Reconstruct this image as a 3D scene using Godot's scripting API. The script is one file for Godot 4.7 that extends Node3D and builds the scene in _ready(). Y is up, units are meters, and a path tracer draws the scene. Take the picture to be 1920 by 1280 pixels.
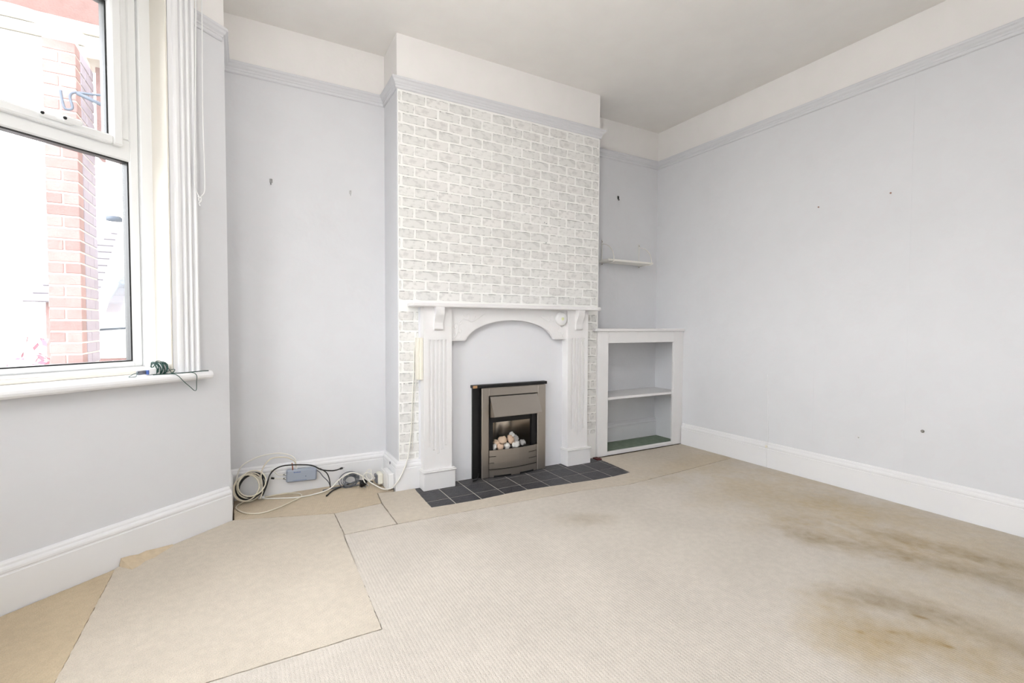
extends Node3D
# An empty front room: bay window on the left, papered chimney breast with a painted
# fire surround, alcove cupboard, bare patched carpet. Units are metres, y is up.
# x runs along the fireplace wall, z comes out of it into the room.

const H := 2.568          # ceiling
const RAIL := 2.322       # top of the picture rail
const SPLIT := 2.285      # where the paint changes behind the picture rail
const CD := 0.274         # depth of the chimney breast
const CW := 1.45          # width of the chimney breast
const RX := 2.308         # right wall
const LX := -0.84         # pier beside the bay
const BACK := 4.0         # wall behind the camera
const BAYLEN := 1.27
const PIER := Vector2(-0.84, 0.30)
const BU := Vector2(-0.7848, 0.6198)   # along the angled bay wall, away from the pier

var M := {}
var taken := {}
var rng := RandomNumberGenerator.new()

# ---------------------------------------------------------------- naming
func numbered(called: String) -> String:
	if not taken.has(called):
		taken[called] = 0
		return called
	taken[called] += 1
	return "%s_%03d" % [called, taken[called]]

func tag(o: Node, label := "", category := "", group := "", kind := ""):
	if label != "": o.set_meta("label", label)
	if category != "": o.set_meta("category", category)
	if group != "": o.set_meta("group", group)
	if kind != "": o.set_meta("kind", kind)
	return o

func thing(called: String, label: String, category: String, at := Transform3D(), group := "") -> Node3D:
	var o := Node3D.new()
	o.name = numbered(called)
	add_child(o)
	o.transform = at
	tag(o, label, category, group)
	return o

func obj(called: String, mesh: Mesh, m: Material, parent: Node = null, at := Transform3D()) -> MeshInstance3D:
	var o := MeshInstance3D.new()
	o.mesh = mesh
	o.material_override = m
	o.cast_shadow = GeometryInstance3D.SHADOW_CASTING_SETTING_ON
	o.transform = at
	if parent == null:
		o.name = numbered(called)
		add_child(o)
	else:
		o.name = called
		parent.add_child(o, true)
	return o

func struct(called: String, mesh: Mesh, m: Material, label := "", at := Transform3D()) -> MeshInstance3D:
	var o := obj(called, mesh, m, null, at)
	tag(o, label, "", "", "structure")
	return o

# ---------------------------------------------------------------- mesh helpers
func begin(smooth := false) -> SurfaceTool:
	var st := SurfaceTool.new()
	st.begin(Mesh.PRIMITIVE_TRIANGLES)
	st.set_smooth_group(0 if smooth else -1)
	return st

func done(st: SurfaceTool) -> ArrayMesh:
	st.generate_normals()
	st.index()
	return st.commit()

func tri(st: SurfaceTool, a: Vector3, b: Vector3, c: Vector3, out: Vector3):
	var n := (c - a).cross(b - a)
	if n.dot(out) < 0.0:
		var t := b
		b = c
		c = t
	st.add_vertex(a)
	st.add_vertex(b)
	st.add_vertex(c)

func quad(st: SurfaceTool, a: Vector3, b: Vector3, c: Vector3, d: Vector3, out: Vector3):
	tri(st, a, b, c, out)
	tri(st, a, c, d, out)

# a box with chamfered edges
func bx(st: SurfaceTool, lo: Vector3, hi: Vector3, bevel := 0.0):
	var c := (lo + hi) * 0.5
	var h := (hi - lo) * 0.5
	var b: float = min(bevel, min(h.x, min(h.y, h.z)) * 0.9)
	var ax := [Vector3(1, 0, 0), Vector3(0, 1, 0), Vector3(0, 0, 1)]
	var hs := [h.x, h.y, h.z]
	for i in 3:
		var j := (i + 1) % 3
		var k := (i + 2) % 3
		for s in [-1.0, 1.0]:
			var o: Vector3 = ax[i] * s
			var f: Vector3 = c + o * hs[i]
			var u: Vector3 = ax[j] * (hs[j] - b)
			var v: Vector3 = ax[k] * (hs[k] - b)
			quad(st, f - u - v, f + u - v, f + u + v, f - u + v, o)
	if b <= 0.0:
		return
	for i in 3:
		var j := (i + 1) % 3
		var k := (i + 2) % 3
		for sj in [-1.0, 1.0]:
			for sk in [-1.0, 1.0]:
				var l: Vector3 = ax[i] * (hs[i] - b)
				var p: Vector3 = c + ax[j] * sj * hs[j] + ax[k] * sk * (hs[k] - b)
				var r: Vector3 = c + ax[j] * sj * (hs[j] - b) + ax[k] * sk * hs[k]
				quad(st, p - l, p + l, r + l, r - l, ax[j] * sj + ax[k] * sk)
	for sx in [-1.0, 1.0]:
		for sy in [-1.0, 1.0]:
			for sz in [-1.0, 1.0]:
				var s := Vector3(sx, sy, sz)
				tri(st, c + s * Vector3(h.x, h.y - b, h.z - b), c + s * Vector3(h.x - b, h.y, h.z - b), c + s * Vector3(h.x - b, h.y - b, h.z), s)

func box_mesh(lo: Vector3, hi: Vector3, bevel := 0.0) -> ArrayMesh:
	var st := begin()
	bx(st, lo, hi, bevel)
	return done(st)

# closed 2D outline pushed along an axis; basis columns are the outline's x, y and the push direction
func extrude(st: SurfaceTool, poly: PackedVector2Array, at: Transform3D, depth: float, smooth_sides := false):
	var p := poly.duplicate()
	if Geometry2D.is_polygon_clockwise(p):
		p.reverse()
	var idx := Geometry2D.triangulate_polygon(p)
	var zdir := at.basis.z
	var f := func(v: Vector2, z: float) -> Vector3: return at * Vector3(v.x, v.y, z)
	st.set_smooth_group(-1)
	for i in range(0, idx.size(), 3):
		tri(st, f.call(p[idx[i]], 0.0), f.call(p[idx[i + 1]], 0.0), f.call(p[idx[i + 2]], 0.0), -zdir)
		tri(st, f.call(p[idx[i]], depth), f.call(p[idx[i + 1]], depth), f.call(p[idx[i + 2]], depth), zdir)
	if smooth_sides: st.set_smooth_group(1)
	for i in p.size():
		var a := p[i]
		var b := p[(i + 1) % p.size()]
		var e := b - a
		var o := at.basis * Vector3(e.y, -e.x, 0)
		quad(st, f.call(a, 0.0), f.call(b, 0.0), f.call(b, depth), f.call(a, depth), o)
	st.set_smooth_group(-1)

# profile of (outward, up) points carried along a floor path; inward is to the left-hand side (-dz, dx)
func sweep(profile: Array, path: Array, i0: int, i1: int, cap := true) -> ArrayMesh:
	var st := begin()
	var ring := []
	for i in range(i0, i1 + 1):
		var n1 := Vector2.ZERO
		var n2 := Vector2.ZERO
		if i > 0:
			var d: Vector2 = (path[i] - path[i - 1]).normalized()
			n1 = Vector2(-d.y, d.x)
		if i < path.size() - 1:
			var d2: Vector2 = (path[i + 1] - path[i]).normalized()
			n2 = Vector2(-d2.y, d2.x)
		if i == 0: n1 = n2
		if i == path.size() - 1: n2 = n1
		var m := (n1 + n2) / (1.0 + n1.dot(n2))
		var pts := []
		for q in profile:
			var v: Vector2 = path[i] + m * q.x
			pts.append(Vector3(v.x, q.y, v.y))
		ring.append(pts)
	var c := Vector2.ZERO
	for q in profile: c += q
	c /= profile.size()
	for i in range(ring.size() - 1):
		var d: Vector2 = (path[i0 + i + 1] - path[i0 + i]).normalized()
		var n := Vector3(-d.y, 0, d.x)
		for k in profile.size() - 1:
			var e: Vector2 = profile[k + 1] - profile[k]
			var o := n * e.y + Vector3(0, -e.x, 0)
			if (profile[k] + e * 0.5 - c).dot(Vector2(e.y, -e.x)) < 0: o = -o
			o = n * e.y + Vector3.UP * -e.x
			quad(st, ring[i][k], ring[i + 1][k], ring[i + 1][k + 1], ring[i][k + 1], o)
	if cap:
		for e in [0, ring.size() - 1]:
			var poly := PackedVector2Array(profile)
			var idx := Geometry2D.triangulate_polygon(poly)
			var d: Vector2 = (path[i0 + 1] - path[i0]).normalized() if e == 0 else (path[i1] - path[i1 - 1]).normalized()
			var o := Vector3(d.x, 0, d.y) * (-1.0 if e == 0 else 1.0)
			for t in range(0, idx.size(), 3):
				tri(st, ring[e][idx[t]], ring[e][idx[t + 1]], ring[e][idx[t + 2]], o)
	return done(st)

func smooth_path(pts: Array, n := 6, closed := false) -> Array:
	var out := []
	var c := pts.size()
	for i in (c if closed else c - 1):
		var p0: Vector3 = pts[(i - 1 + c) % c] if closed or i > 0 else pts[i]
		var p1: Vector3 = pts[i]
		var p2: Vector3 = pts[(i + 1) % c]
		var p3: Vector3 = pts[(i + 2) % c] if closed or i + 2 < c else p2
		for k in n:
			out.append(p1.cubic_interpolate(p2, p0, p3, float(k) / n))
	if not closed: out.append(pts[c - 1])
	return out

func tube(st: SurfaceTool, pts: Array, r: float, sides := 8, closed := false):
	var rings := []
	var c := pts.size()
	var up := Vector3.UP
	for i in c:
		var a: Vector3 = pts[(i - 1 + c) % c] if closed or i > 0 else pts[i]
		var b: Vector3 = pts[(i + 1) % c] if closed or i < c - 1 else pts[i]
		var t: Vector3 = (b - a).normalized()
		if t.length() < 0.5: t = Vector3.RIGHT
		if i == 0 and abs(t.dot(up)) > 0.9: up = Vector3.RIGHT
		up = (up - t * up.dot(t)).normalized()
		var side := t.cross(up)
		var ring := []
		for k in sides:
			var g := TAU * k / sides
			ring.append(pts[i] + (up * cos(g) + side * sin(g)) * r)
		rings.append(ring)
	for i in (c if closed else c - 1):
		var j := (i + 1) % c
		for k in sides:
			var l := (k + 1) % sides
			quad(st, rings[i][k], rings[j][k], rings[j][l], rings[i][l], rings[i][k] - pts[i] + rings[i][l] - pts[i])
	if not closed:
		for e in [0, c - 1]:
			var o: Vector3 = (pts[0] - pts[1]) if e == 0 else (pts[c - 1] - pts[c - 2])
			for k in range(1, sides - 1):
				tri(st, rings[e][0], rings[e][k], rings[e][k + 1], o)

func tube_mesh(pts: Array, r: float, sides := 8, closed := false) -> ArrayMesh:
	var st := begin(true)
	tube(st, pts, r, sides, closed)
	return done(st)

# profile of (radius, height) points turned round the y axis of `at`
func lathe(st: SurfaceTool, profile: Array, at: Transform3D, sides := 20):
	for i in profile.size() - 1:
		var a: Vector2 = profile[i]
		var b: Vector2 = profile[i + 1]
		var e := b - a
		for k in sides:
			var g := TAU * k / sides
			var g2 := TAU * (k + 1) / sides
			var d1 := Vector3(cos(g), 0, sin(g))
			var d2 := Vector3(cos(g2), 0, sin(g2))
			var o := at.basis * ((d1 + d2) * e.y + Vector3.UP * (-e.x) * 2.0)
			var p1 := at * (d1 * a.x + Vector3.UP * a.y)
			var p2 := at * (d2 * a.x + Vector3.UP * a.y)
			var p3 := at * (d2 * b.x + Vector3.UP * b.y)
			var p4 := at * (d1 * b.x + Vector3.UP * b.y)
			if a.x < 1e-6: tri(st, p1, p3, p4, o)
			elif b.x < 1e-6: tri(st, p1, p2, p3, o)
			else: quad(st, p1, p2, p3, p4, o)

func pebble_mesh(r: Vector3, sd: int) -> ArrayMesh:
	var st := begin(true)
	var nz := FastNoiseLite.new()
	nz.seed = sd
	nz.frequency = 0.8
	var f := func(i: int, j: int) -> Vector3:
		var th := PI * i / 10.0
		var ph := TAU * (j % 16) / 16.0
		var d := Vector3(sin(th) * cos(ph), cos(th), sin(th) * sin(ph))
		return d * r * (1.0 + 0.5 * nz.get_noise_3dv(d * 1.6))
	for i in 10:
		for j in 16:
			var a: Vector3 = f.call(i, j)
			var b: Vector3 = f.call(i, j + 1)
			var c: Vector3 = f.call(i + 1, j + 1)
			var d: Vector3 = f.call(i + 1, j)
			if i > 0: tri(st, a, b, c, a + b + c)
			if i < 9: tri(st, a, c, d, a + c + d)
	return done(st)

# ---------------------------------------------------------------- materials
func mat(c: Color, rough := 0.6, metal := 0.0) -> StandardMaterial3D:
	var m := StandardMaterial3D.new()
	m.albedo_color = c
	m.roughness = rough
	m.metallic = metal
	return m

func noise_tex(sd: int, freq: float, c0: Color, c1: Color, size := 256, octaves := 4) -> NoiseTexture2D:
	var n := FastNoiseLite.new()
	n.seed = sd
	n.frequency = freq
	n.noise_type = FastNoiseLite.TYPE_SIMPLEX_SMOOTH
	n.fractal_octaves = octaves
	var t := NoiseTexture2D.new()
	t.noise = n
	t.width = size
	t.height = size
	t.seamless = true
	var g := Gradient.new()
	g.set_color(0, c0)
	g.set_color(1, c1)
	t.color_ramp = g
	return t

func noise_normal(sd: int, freq: float, strength: float, size := 256) -> NoiseTexture2D:
	var n := FastNoiseLite.new()
	n.seed = sd
	n.frequency = freq
	n.fractal_octaves = 3
	var t := NoiseTexture2D.new()
	t.noise = n
	t.width = size
	t.height = size
	t.seamless = true
	t.as_normal_map = true
	t.bump_strength = strength
	return t

# painted plaster, paper or wood: a slight mottling and a slight unevenness
func paint(c: Color, rough: float, vary: float, sd: int, bump := 0.06, scale := 1.3) -> StandardMaterial3D:
	var m := mat(Color.WHITE, rough)
	m.albedo_texture = noise_tex(sd, 0.012, c.darkened(vary), c.lightened(vary * 0.5))
	m.uv1_triplanar = true
	m.uv1_world_triplanar = true
	m.uv1_scale = Vector3.ONE * scale
	if bump > 0.0:
		m.normal_enabled = true
		m.normal_texture = noise_normal(sd + 7, 0.05, 3.0)
		m.normal_scale = bump
	return m

# one printed brick of the wallpaper: grey ink in blotches, a broken ink line round the edge
func brick_print(sd: int, base: float) -> StandardMaterial3D:
	var w := 112
	var h := 44
	var im := Image.create(w, h, false, Image.FORMAT_RGB8)
	var warm := 1.004 if sd % 3 == 0 else 1.0
	var n := FastNoiseLite.new()
	n.seed = sd
	n.frequency = 0.02
	n.fractal_octaves = 3
	var f := FastNoiseLite.new()
	f.seed = sd + 31
	f.frequency = 0.16
	for y in h:
		for x in w:
			var v := base
			var blot: float = n.get_noise_2d(x, y * 1.6)
			v -= clampf(blot * 1.2, 0.0, 0.6) * 0.11
			v += f.get_noise_2d(x, y) * 0.012
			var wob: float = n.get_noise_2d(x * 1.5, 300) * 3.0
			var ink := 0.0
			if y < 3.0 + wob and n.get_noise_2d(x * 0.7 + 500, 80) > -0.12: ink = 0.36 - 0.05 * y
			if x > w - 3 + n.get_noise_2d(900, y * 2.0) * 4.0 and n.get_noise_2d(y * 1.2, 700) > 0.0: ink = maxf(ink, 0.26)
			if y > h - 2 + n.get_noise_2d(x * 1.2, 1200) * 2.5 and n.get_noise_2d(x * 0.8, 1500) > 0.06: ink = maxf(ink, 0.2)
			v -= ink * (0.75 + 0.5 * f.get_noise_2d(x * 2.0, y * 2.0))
			v = clampf(v, 0.3, 0.97)
			im.set_pixel(x, y, Color(minf(v * warm, 1.0), v * 0.998, v * 0.985))
	var m := mat(Color.WHITE, 0.75)
	m.albedo_texture = ImageTexture.create_from_image(im)
	m.texture_repeat = false
	return m

var carpet_albedo: ImageTexture
var carpet_normal: ImageTexture
var soil_and_shade: ImageTexture

func make_carpet_textures():
	var S := 448
	var a := Image.create(S, S, false, Image.FORMAT_RGB8)
	var hgt := Image.create(S, S, false, Image.FORMAT_RGB8)
	var n := FastNoiseLite.new()
	n.seed = 5
	n.frequency = 0.16
	n.fractal_octaves = 2
	var n2 := FastNoiseLite.new()
	n2.seed = 9
	n2.frequency = 0.02
	var r := RandomNumberGenerator.new()
	r.seed = 77
	for y in S:
		for x in S:
			var rib: float = 0.5 + 0.5 * cos(TAU * x / 14.0)
			var row := int(floor(x / 14.0))
			var knot: float = 0.5 + 0.5 * cos(TAU * y / 11.2 + (row % 2) * PI + n.get_noise_2d(x * 0.2, y * 0.2) * 1.5)
			var hh: float = 0.22 * pow(rib, 0.6) + 0.26 * knot * rib + 0.52 * (0.5 + 0.7 * n.get_noise_2d(x, y))
			hh = clampf(hh, 0.0, 1.0)
			hgt.set_pixel(x, y, Color(hh, hh, hh))
			var v: float = 0.94 + 0.05 * n.get_noise_2d(x * 1.3, y * 1.3) + 0.03 * n2.get_noise_2d(x, y) + r.randf_range(-0.03, 0.03)
			var warm: float = 0.012 * n.get_noise_2d(x + 900, y)
			if r.randf() < 0.003: v -= 0.16
			v = clampf(v, 0.0, 1.0)
			a.set_pixel(x, y, Color(v, clampf(v - warm, 0, 1), clampf(v - warm * 2.0, 0, 1)))
	carpet_albedo = ImageTexture.create_from_image(a)
	hgt.bump_map_to_normal_map(2.0)
	carpet_normal = ImageTexture.create_from_image(hgt)
	# spilt and trodden-in marks, plus broad browns that are partly painted shade, laid out on the floor plan (x -2..2.4, z 0..4.4)
	var D := 880
	var im := Image.create(D, D, false, Image.FORMAT_RGB8)
	var e := FastNoiseLite.new()
	e.seed = 21
	e.frequency = 0.012
	e.fractal_octaves = 5
	var g := FastNoiseLite.new()
	g.seed = 44
	g.frequency = 0.06
	g.fractal_octaves = 4
	# x, z, half length, half width, turn, strength, tint (0 grey-brown, 1 yellow-brown)
	var marks := [
		[1.53, 1.90, 0.32, 0.10, 1.15, 0.26, 0.55], [1.66, 2.22, 0.30, 0.09, 1.35, 0.24, 0.5],
		[1.80, 2.02, 0.24, 0.08, 1.2, 0.20, 0.5], [1.62, 1.82, 0.28, 0.14, 0.9, 0.13, 0.9],
		[1.42, 1.77, 0.14, 0.07, 0.7, 0.16, 0.6], [1.88, 2.30, 0.24, 0.09, 1.3, 0.18, 0.5],
		[1.18, 2.21, 0.20, 0.08, 1.0, 0.22, 0.4], [1.22, 2.40, 0.26, 0.10, 1.35, 0.22, 0.4],
		[1.05, 2.10, 0.12, 0.07, 0.6, 0.14, 0.4],
		[0.93, 2.25, 0.30, 0.19, 0.8, 0.11, 1.2], [0.84, 2.24, 0.16, 0.11, 0.3, 0.09, 1.2],
		[1.03, 2.36, 0.30, 0.16, 1.1, 0.11, 1.1], [1.02, 2.32, 0.12, 0.028, 1.0, 0.18, 1.1],
		[1.045, 2.375, 0.024, 0.012, 1.0, 0.45, 0.9], [0.975, 2.26, 0.03, 0.014, 0.9, 0.26, 0.9],
		[1.15, 2.272, 0.022, 0.008, 1.1, 0.45, 0.8], [0.89, 2.21, 0.02, 0.014, 0.9, 0.2, 1.0],
		[0.16, 0.93, 0.17, 0.10, 0.4, 0.09, 0.2], [0.66, 1.10, 0.15, 0.08, 0.5, 0.12, 0.4],
		[0.75, 1.14, 0.15, 0.07, 0.5, 0.07, 0.4], [1.50, 0.90, 0.20, 0.09, 0.4, 0.10, 0.8],
		[1.95, 1.50, 0.40, 0.6, 0.2, 0.09, 1.5], [1.95, 2.20, 0.45, 0.8, 0.1, 0.10, 1.5],  # broad browns from here on: part dirt, part dimmer light painted in
		[1.95, 0.75, 0.5, 0.3, 0.1, 0.08, 1.5], [1.65, 1.3, 0.4, 0.45, 0.4, 0.07, 1.5],
		[1.25, 2.45, 0.5, 0.5, 0.4, 0.07, 1.5],
	]
	var rects := []
	for k in marks:
		var rr: float = maxf(k[2], k[3]) * 1.7
		rects.append(Rect2(k[0] - rr, k[1] - rr, rr * 2.0, rr * 2.0))
	for y in D:
		for x in D:
			var wx := -2.0 + 4.4 * x / D
			var wz := 4.4 * y / D
			var c := Color(0.97, 0.97, 0.97)
			var mott: float = e.get_noise_2d(x * 0.8, y * 0.8)
			var v: float = 0.965 + 0.035 * mott
			c = Color(v, v, v)
			var p := Vector2(wx, wz)
			for i in marks.size():
				if not rects[i].has_point(p): continue
				var k: Array = marks[i]
				var dx: float = wx - k[0]
				var dz: float = wz - k[1]
				var ca := cos(k[4])
				var sa := sin(k[4])
				var a1: float = (dx * ca + dz * sa) / k[2]
				var b1: float = (-dx * sa + dz * ca) / k[3]
				var rr: float = sqrt(a1 * a1 + b1 * b1)
				rr += e.get_noise_2d(x + i * 57, y - i * 91) * 0.75 + g.get_noise_2d(x, y) * 0.25
				var s: float = smoothstep(1.3, 0.0, rr) * k[5] * 0.62 * (0.9 + 0.3 * g.get_noise_2d(x * 1.7, y * 1.7))
				var t: float = k[6]
				c.r *= 1.0 - s * (0.95 - 0.35 * t)
				c.g *= 1.0 - s * (1.0 - 0.12 * t)
				c.b *= 1.0 - s * (1.05 + 0.45 * t)
			im.set_pixel(x, y, c)
	soil_and_shade = ImageTexture.create_from_image(im)

func carpet_mat(c: Color, bump := 1.0) -> StandardMaterial3D:
	var m := mat(c, 0.95)
	m.albedo_texture = carpet_albedo
	m.normal_enabled = true
	m.normal_texture = carpet_normal
	m.normal_scale = bump
	m.detail_enabled = true
	m.detail_blend_mode = BaseMaterial3D.BLEND_MODE_MUL
	m.detail_uv_layer = BaseMaterial3D.DETAIL_UV_2
	m.detail_albedo = soil_and_shade
	return m

func make_materials():
	M.wall = paint(Color(0.875, 0.878, 0.890), 0.75, 0.012, 11)
	M.frieze = paint(Color(0.955, 0.945, 0.935), 0.8, 0.012, 12)
	M.ceiling = paint(Color(0.96, 0.95, 0.935), 0.85, 0.015, 13)
	M.rail = paint(Color(0.865, 0.868, 0.88), 0.5, 0.01, 14, 0.0)
	M.gloss = paint(Color(0.93, 0.93, 0.935), 0.35, 0.01, 15, 0.0)
	M.surround = paint(Color(0.925, 0.92, 0.92), 0.4, 0.012, 16, 0.0)
	M.infill = paint(Color(0.90, 0.903, 0.918), 0.55, 0.01, 17, 0.0)
	M.cream = paint(Color(0.93, 0.91, 0.87), 0.45, 0.012, 18, 0.0)
	M.upvc = mat(Color(0.94, 0.945, 0.945), 0.28)
	M.gasket = mat(Color(0.03, 0.035, 0.045), 0.45)
	M.glass = mat(Color(0.92, 0.97, 0.97, 0.06), 0.02)
	M.glass.transparency = BaseMaterial3D.TRANSPARENCY_ALPHA
	M.tinted = mat(Color(0.62, 0.72, 0.78, 0.35), 0.03)
	M.tinted.transparency = BaseMaterial3D.TRANSPARENCY_ALPHA
	M.paper = paint(Color(0.97, 0.968, 0.958), 0.8, 0.01, 19, 0.08)
	M.subfloor = paint(Color(0.36, 0.28, 0.2), 0.9, 0.1, 20)
	M.steel = mat(Color(0.70, 0.675, 0.645), 0.34, 1.0)
	M.steel.normal_enabled = true
	M.steel.normal_texture = noise_normal(61, 0.09, 1.5)
	M.steel.normal_scale = 0.08
	M.steel.uv1_triplanar = true
	M.steel.uv1_scale = Vector3(2, 60, 2)
	M.mirror = mat(Color(0.84, 0.81, 0.77), 0.22, 1.0)
	M.black = mat(Color(0.035, 0.036, 0.045), 0.5)
	M.slate = paint(Color(0.235, 0.235, 0.25), 0.5, 0.12, 23, 0.8, 6.0)
	M.slate2 = paint(Color(0.205, 0.205, 0.225), 0.5, 0.12, 24, 0.8, 6.0)
	M.slate3 = paint(Color(0.26, 0.255, 0.265), 0.5, 0.12, 25, 0.8, 6.0)
	M.grout = paint(Color(0.78, 0.76, 0.73), 0.9, 0.08, 26, 0.3, 8.0)
	M.green = paint(Color(0.47, 0.53, 0.46), 0.8, 0.08, 27, 0.3, 5.0)
	M.cable_cream = mat(Color(0.88, 0.85, 0.78), 0.45)
	M.cable_white = mat(Color(0.92, 0.91, 0.88), 0.4)
	M.cable_black = mat(Color(0.06, 0.06, 0.07), 0.45)
	M.cable_grey = mat(Color(0.42, 0.43, 0.46), 0.5)
	M.router = mat(Color(0.63, 0.665, 0.72), 0.45)
	M.print_blue = mat(Color(0.25, 0.36, 0.62), 0.6)
	M.plastic = mat(Color(0.93, 0.93, 0.93), 0.35)
	M.ivory = mat(Color(0.93, 0.915, 0.865), 0.45)
	M.wire_green = mat(Color(0.09, 0.26, 0.23), 0.45)
	M.screw = mat(Color(0.62, 0.6, 0.57), 0.5)
	M.shelf = paint(Color(0.955, 0.945, 0.92), 0.45, 0.01, 53, 0.0)
	M.chrome = mat(Color(0.8, 0.8, 0.8), 0.2, 1.0)
	M.copper = mat(Color(0.62, 0.32, 0.2), 0.5)
	M.wood = mat(Color(0.72, 0.56, 0.4), 0.8)
	M.lime = mat(Color(0.88, 0.90, 0.70), 0.4)
	M.maroon = mat(Color(0.28, 0.08, 0.09), 0.9)
	M.brick_red = paint(Color(0.53, 0.40, 0.385), 0.9, 0.06, 40, 0.5, 4.0)
	M.brick_red2 = paint(Color(0.50, 0.37, 0.355), 0.9, 0.06, 41, 0.5, 4.0)
	M.brick_red3 = paint(Color(0.56, 0.43, 0.415), 0.9, 0.06, 42, 0.5, 4.0)
	M.brick_side_flare = paint(Color(0.56, 0.53, 0.58), 0.9, 0.06, 47, 0.5, 4.0)  # pier side bricks: pale lavender of shade and flare put into the colour
	M.brick_band = paint(Color(0.36, 0.25, 0.23), 0.9, 0.08, 48, 0.5, 4.0)
	M.mortar = paint(Color(0.8, 0.76, 0.72), 0.95, 0.05, 43, 0.4, 4.0)
	M.paving = paint(Color(0.62, 0.61, 0.6), 0.95, 0.05, 44, 0.5, 1.0)
	M.render = paint(Color(0.72, 0.70, 0.66), 0.9, 0.03, 45)
	M.iron = mat(Color(0.24, 0.28, 0.34), 0.6)
	M.roof = paint(Color(0.36, 0.34, 0.36), 0.9, 0.06, 46)
	M.leaf = mat(Color(0.55, 0.33, 0.39), 0.8)

# ---------------------------------------------------------------- bay wall frame: s runs from the pier along the wall, o is into the room
func bay_frame(a: Vector2, u: Vector2) -> Transform3D:
	var n := Vector3(u.y, 0, -u.x)
	var x := Vector3(-u.x, 0, -u.y)
	return Transform3D(Basis(x, Vector3.UP, n), Vector3(a.x, 0, a.y))

func sb(st: SurfaceTool, s0: float, s1: float, y0: float, y1: float, o0: float, o1: float, bevel := 0.0):
	bx(st, Vector3(-s1, y0, o0), Vector3(-s0, y1, o1), bevel)

func sv(s: float, y: float, o: float) -> Vector3:
	return Vector3(-s, y, o)

func pick(a: Array):
	return a[rng.randi() % a.size()]

# ---------------------------------------------------------------- build
func _ready():
	rng.seed = 4242
	setup_view()
	make_materials()
	make_carpet_textures()
	build_shell()
	build_windows()
	build_trims()
	build_carpets()
	build_wallpaper()
	build_surround()
	build_fire()
	build_hearth()
	build_cupboard()
	build_wall_shelf()
	build_left_corner()
	build_sill_things()
	build_wall_marks()
	build_outside()
	build_added_pendant()

# added pendant, unseen above the frame, to brighten ceiling and walls
func build_added_pendant():
	var o := thing("added_pendant_lamp", "added white globe pendant lamp, out of view, brightening ceiling and walls", "lamp", Transform3D(Basis(), Vector3(-0.1, 2.1, 1.9)))
	var st := begin(true)
	lathe(st, [Vector2(0.045, H - 2.1 - 0.02), Vector2(0.05, H - 2.1)], Transform3D(), 20)
	lathe(st, [Vector2(0, H - 2.1 - 0.022), Vector2(0.045, H - 2.1 - 0.02)], Transform3D(), 20)
	obj("ceiling_rose", done(st), M.plastic, o)
	obj("flex", tube_mesh([Vector3(0, 0.1, 0), Vector3(0, H - 2.1 - 0.02, 0)], 0.004, 8), M.plastic, o)
	var gl := begin(true)
	var prof := []
	for k in 17:
		var g := PI * k / 16.0
		prof.append(Vector2(0.11 * sin(g), -0.11 * cos(g)))
	lathe(gl, prof, Transform3D(), 28)
	var gm := mat(Color(0.95, 0.93, 0.9), 0.4)
	gm.emission_enabled = true
	gm.emission = Color(1.0, 0.985, 0.965)
	gm.emission_energy_multiplier = 1.5
	obj("globe", done(gl), gm, o)
	var li := OmniLight3D.new()
	li.name = "added_pendant_light"
	li.light_color = Color(1.0, 0.985, 0.965)
	li.light_energy = 0.62
	li.light_size = 0.1
	li.omni_range = 12.0
	li.omni_attenuation = 2.0
	li.shadow_enabled = true
	o.add_child(li)

func setup_view():
	var cam := Camera3D.new()
	cam.name = "camera"
	add_child(cam)
	cam.position = Vector3(-0.7547, 0.9425, 2.9406)
	cam.rotation = Vector3(-0.0330, -0.5120, 0.0039)
	cam.fov = 71.42
	cam.near = 0.05
	cam.far = 200.0
	cam.current = true
	var env := Environment.new()
	env.background_mode = Environment.BG_SKY
	var sky := Sky.new()
	var sm := ProceduralSkyMaterial.new()
	sm.sky_top_color = Color(0.965, 0.98, 1.0)
	sm.sky_horizon_color = Color(1.0, 1.0, 1.0)
	sm.ground_horizon_color = Color(0.85, 0.85, 0.84)
	sm.ground_bottom_color = Color(0.6, 0.6, 0.58)
	sm.sky_energy_multiplier = 1.0
	sky.sky_material = sm
	env.sky = sky
	env.background_energy_multiplier = 13.4
	env.tonemap_mode = Environment.TONE_MAPPER_LINEAR
	env.tonemap_exposure = 1.0
	env.sdfgi_enabled = true
	env.ssao_enabled = true
	env.ssil_enabled = true
	var we := WorldEnvironment.new()
	we.name = "daylight"
	we.environment = env
	add_child(we)

func paneled_wall(called: String, label: String, lo: Vector3, hi: Vector3, at := Transform3D()):
	var o := struct(called, box_mesh(Vector3(lo.x, lo.y, lo.z), Vector3(hi.x, SPLIT, hi.z)), M.wall, label, at)
	obj("frieze", box_mesh(Vector3(lo.x, SPLIT, lo.z), Vector3(hi.x, hi.y, hi.z)), M.frieze, o)
	return o

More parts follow.
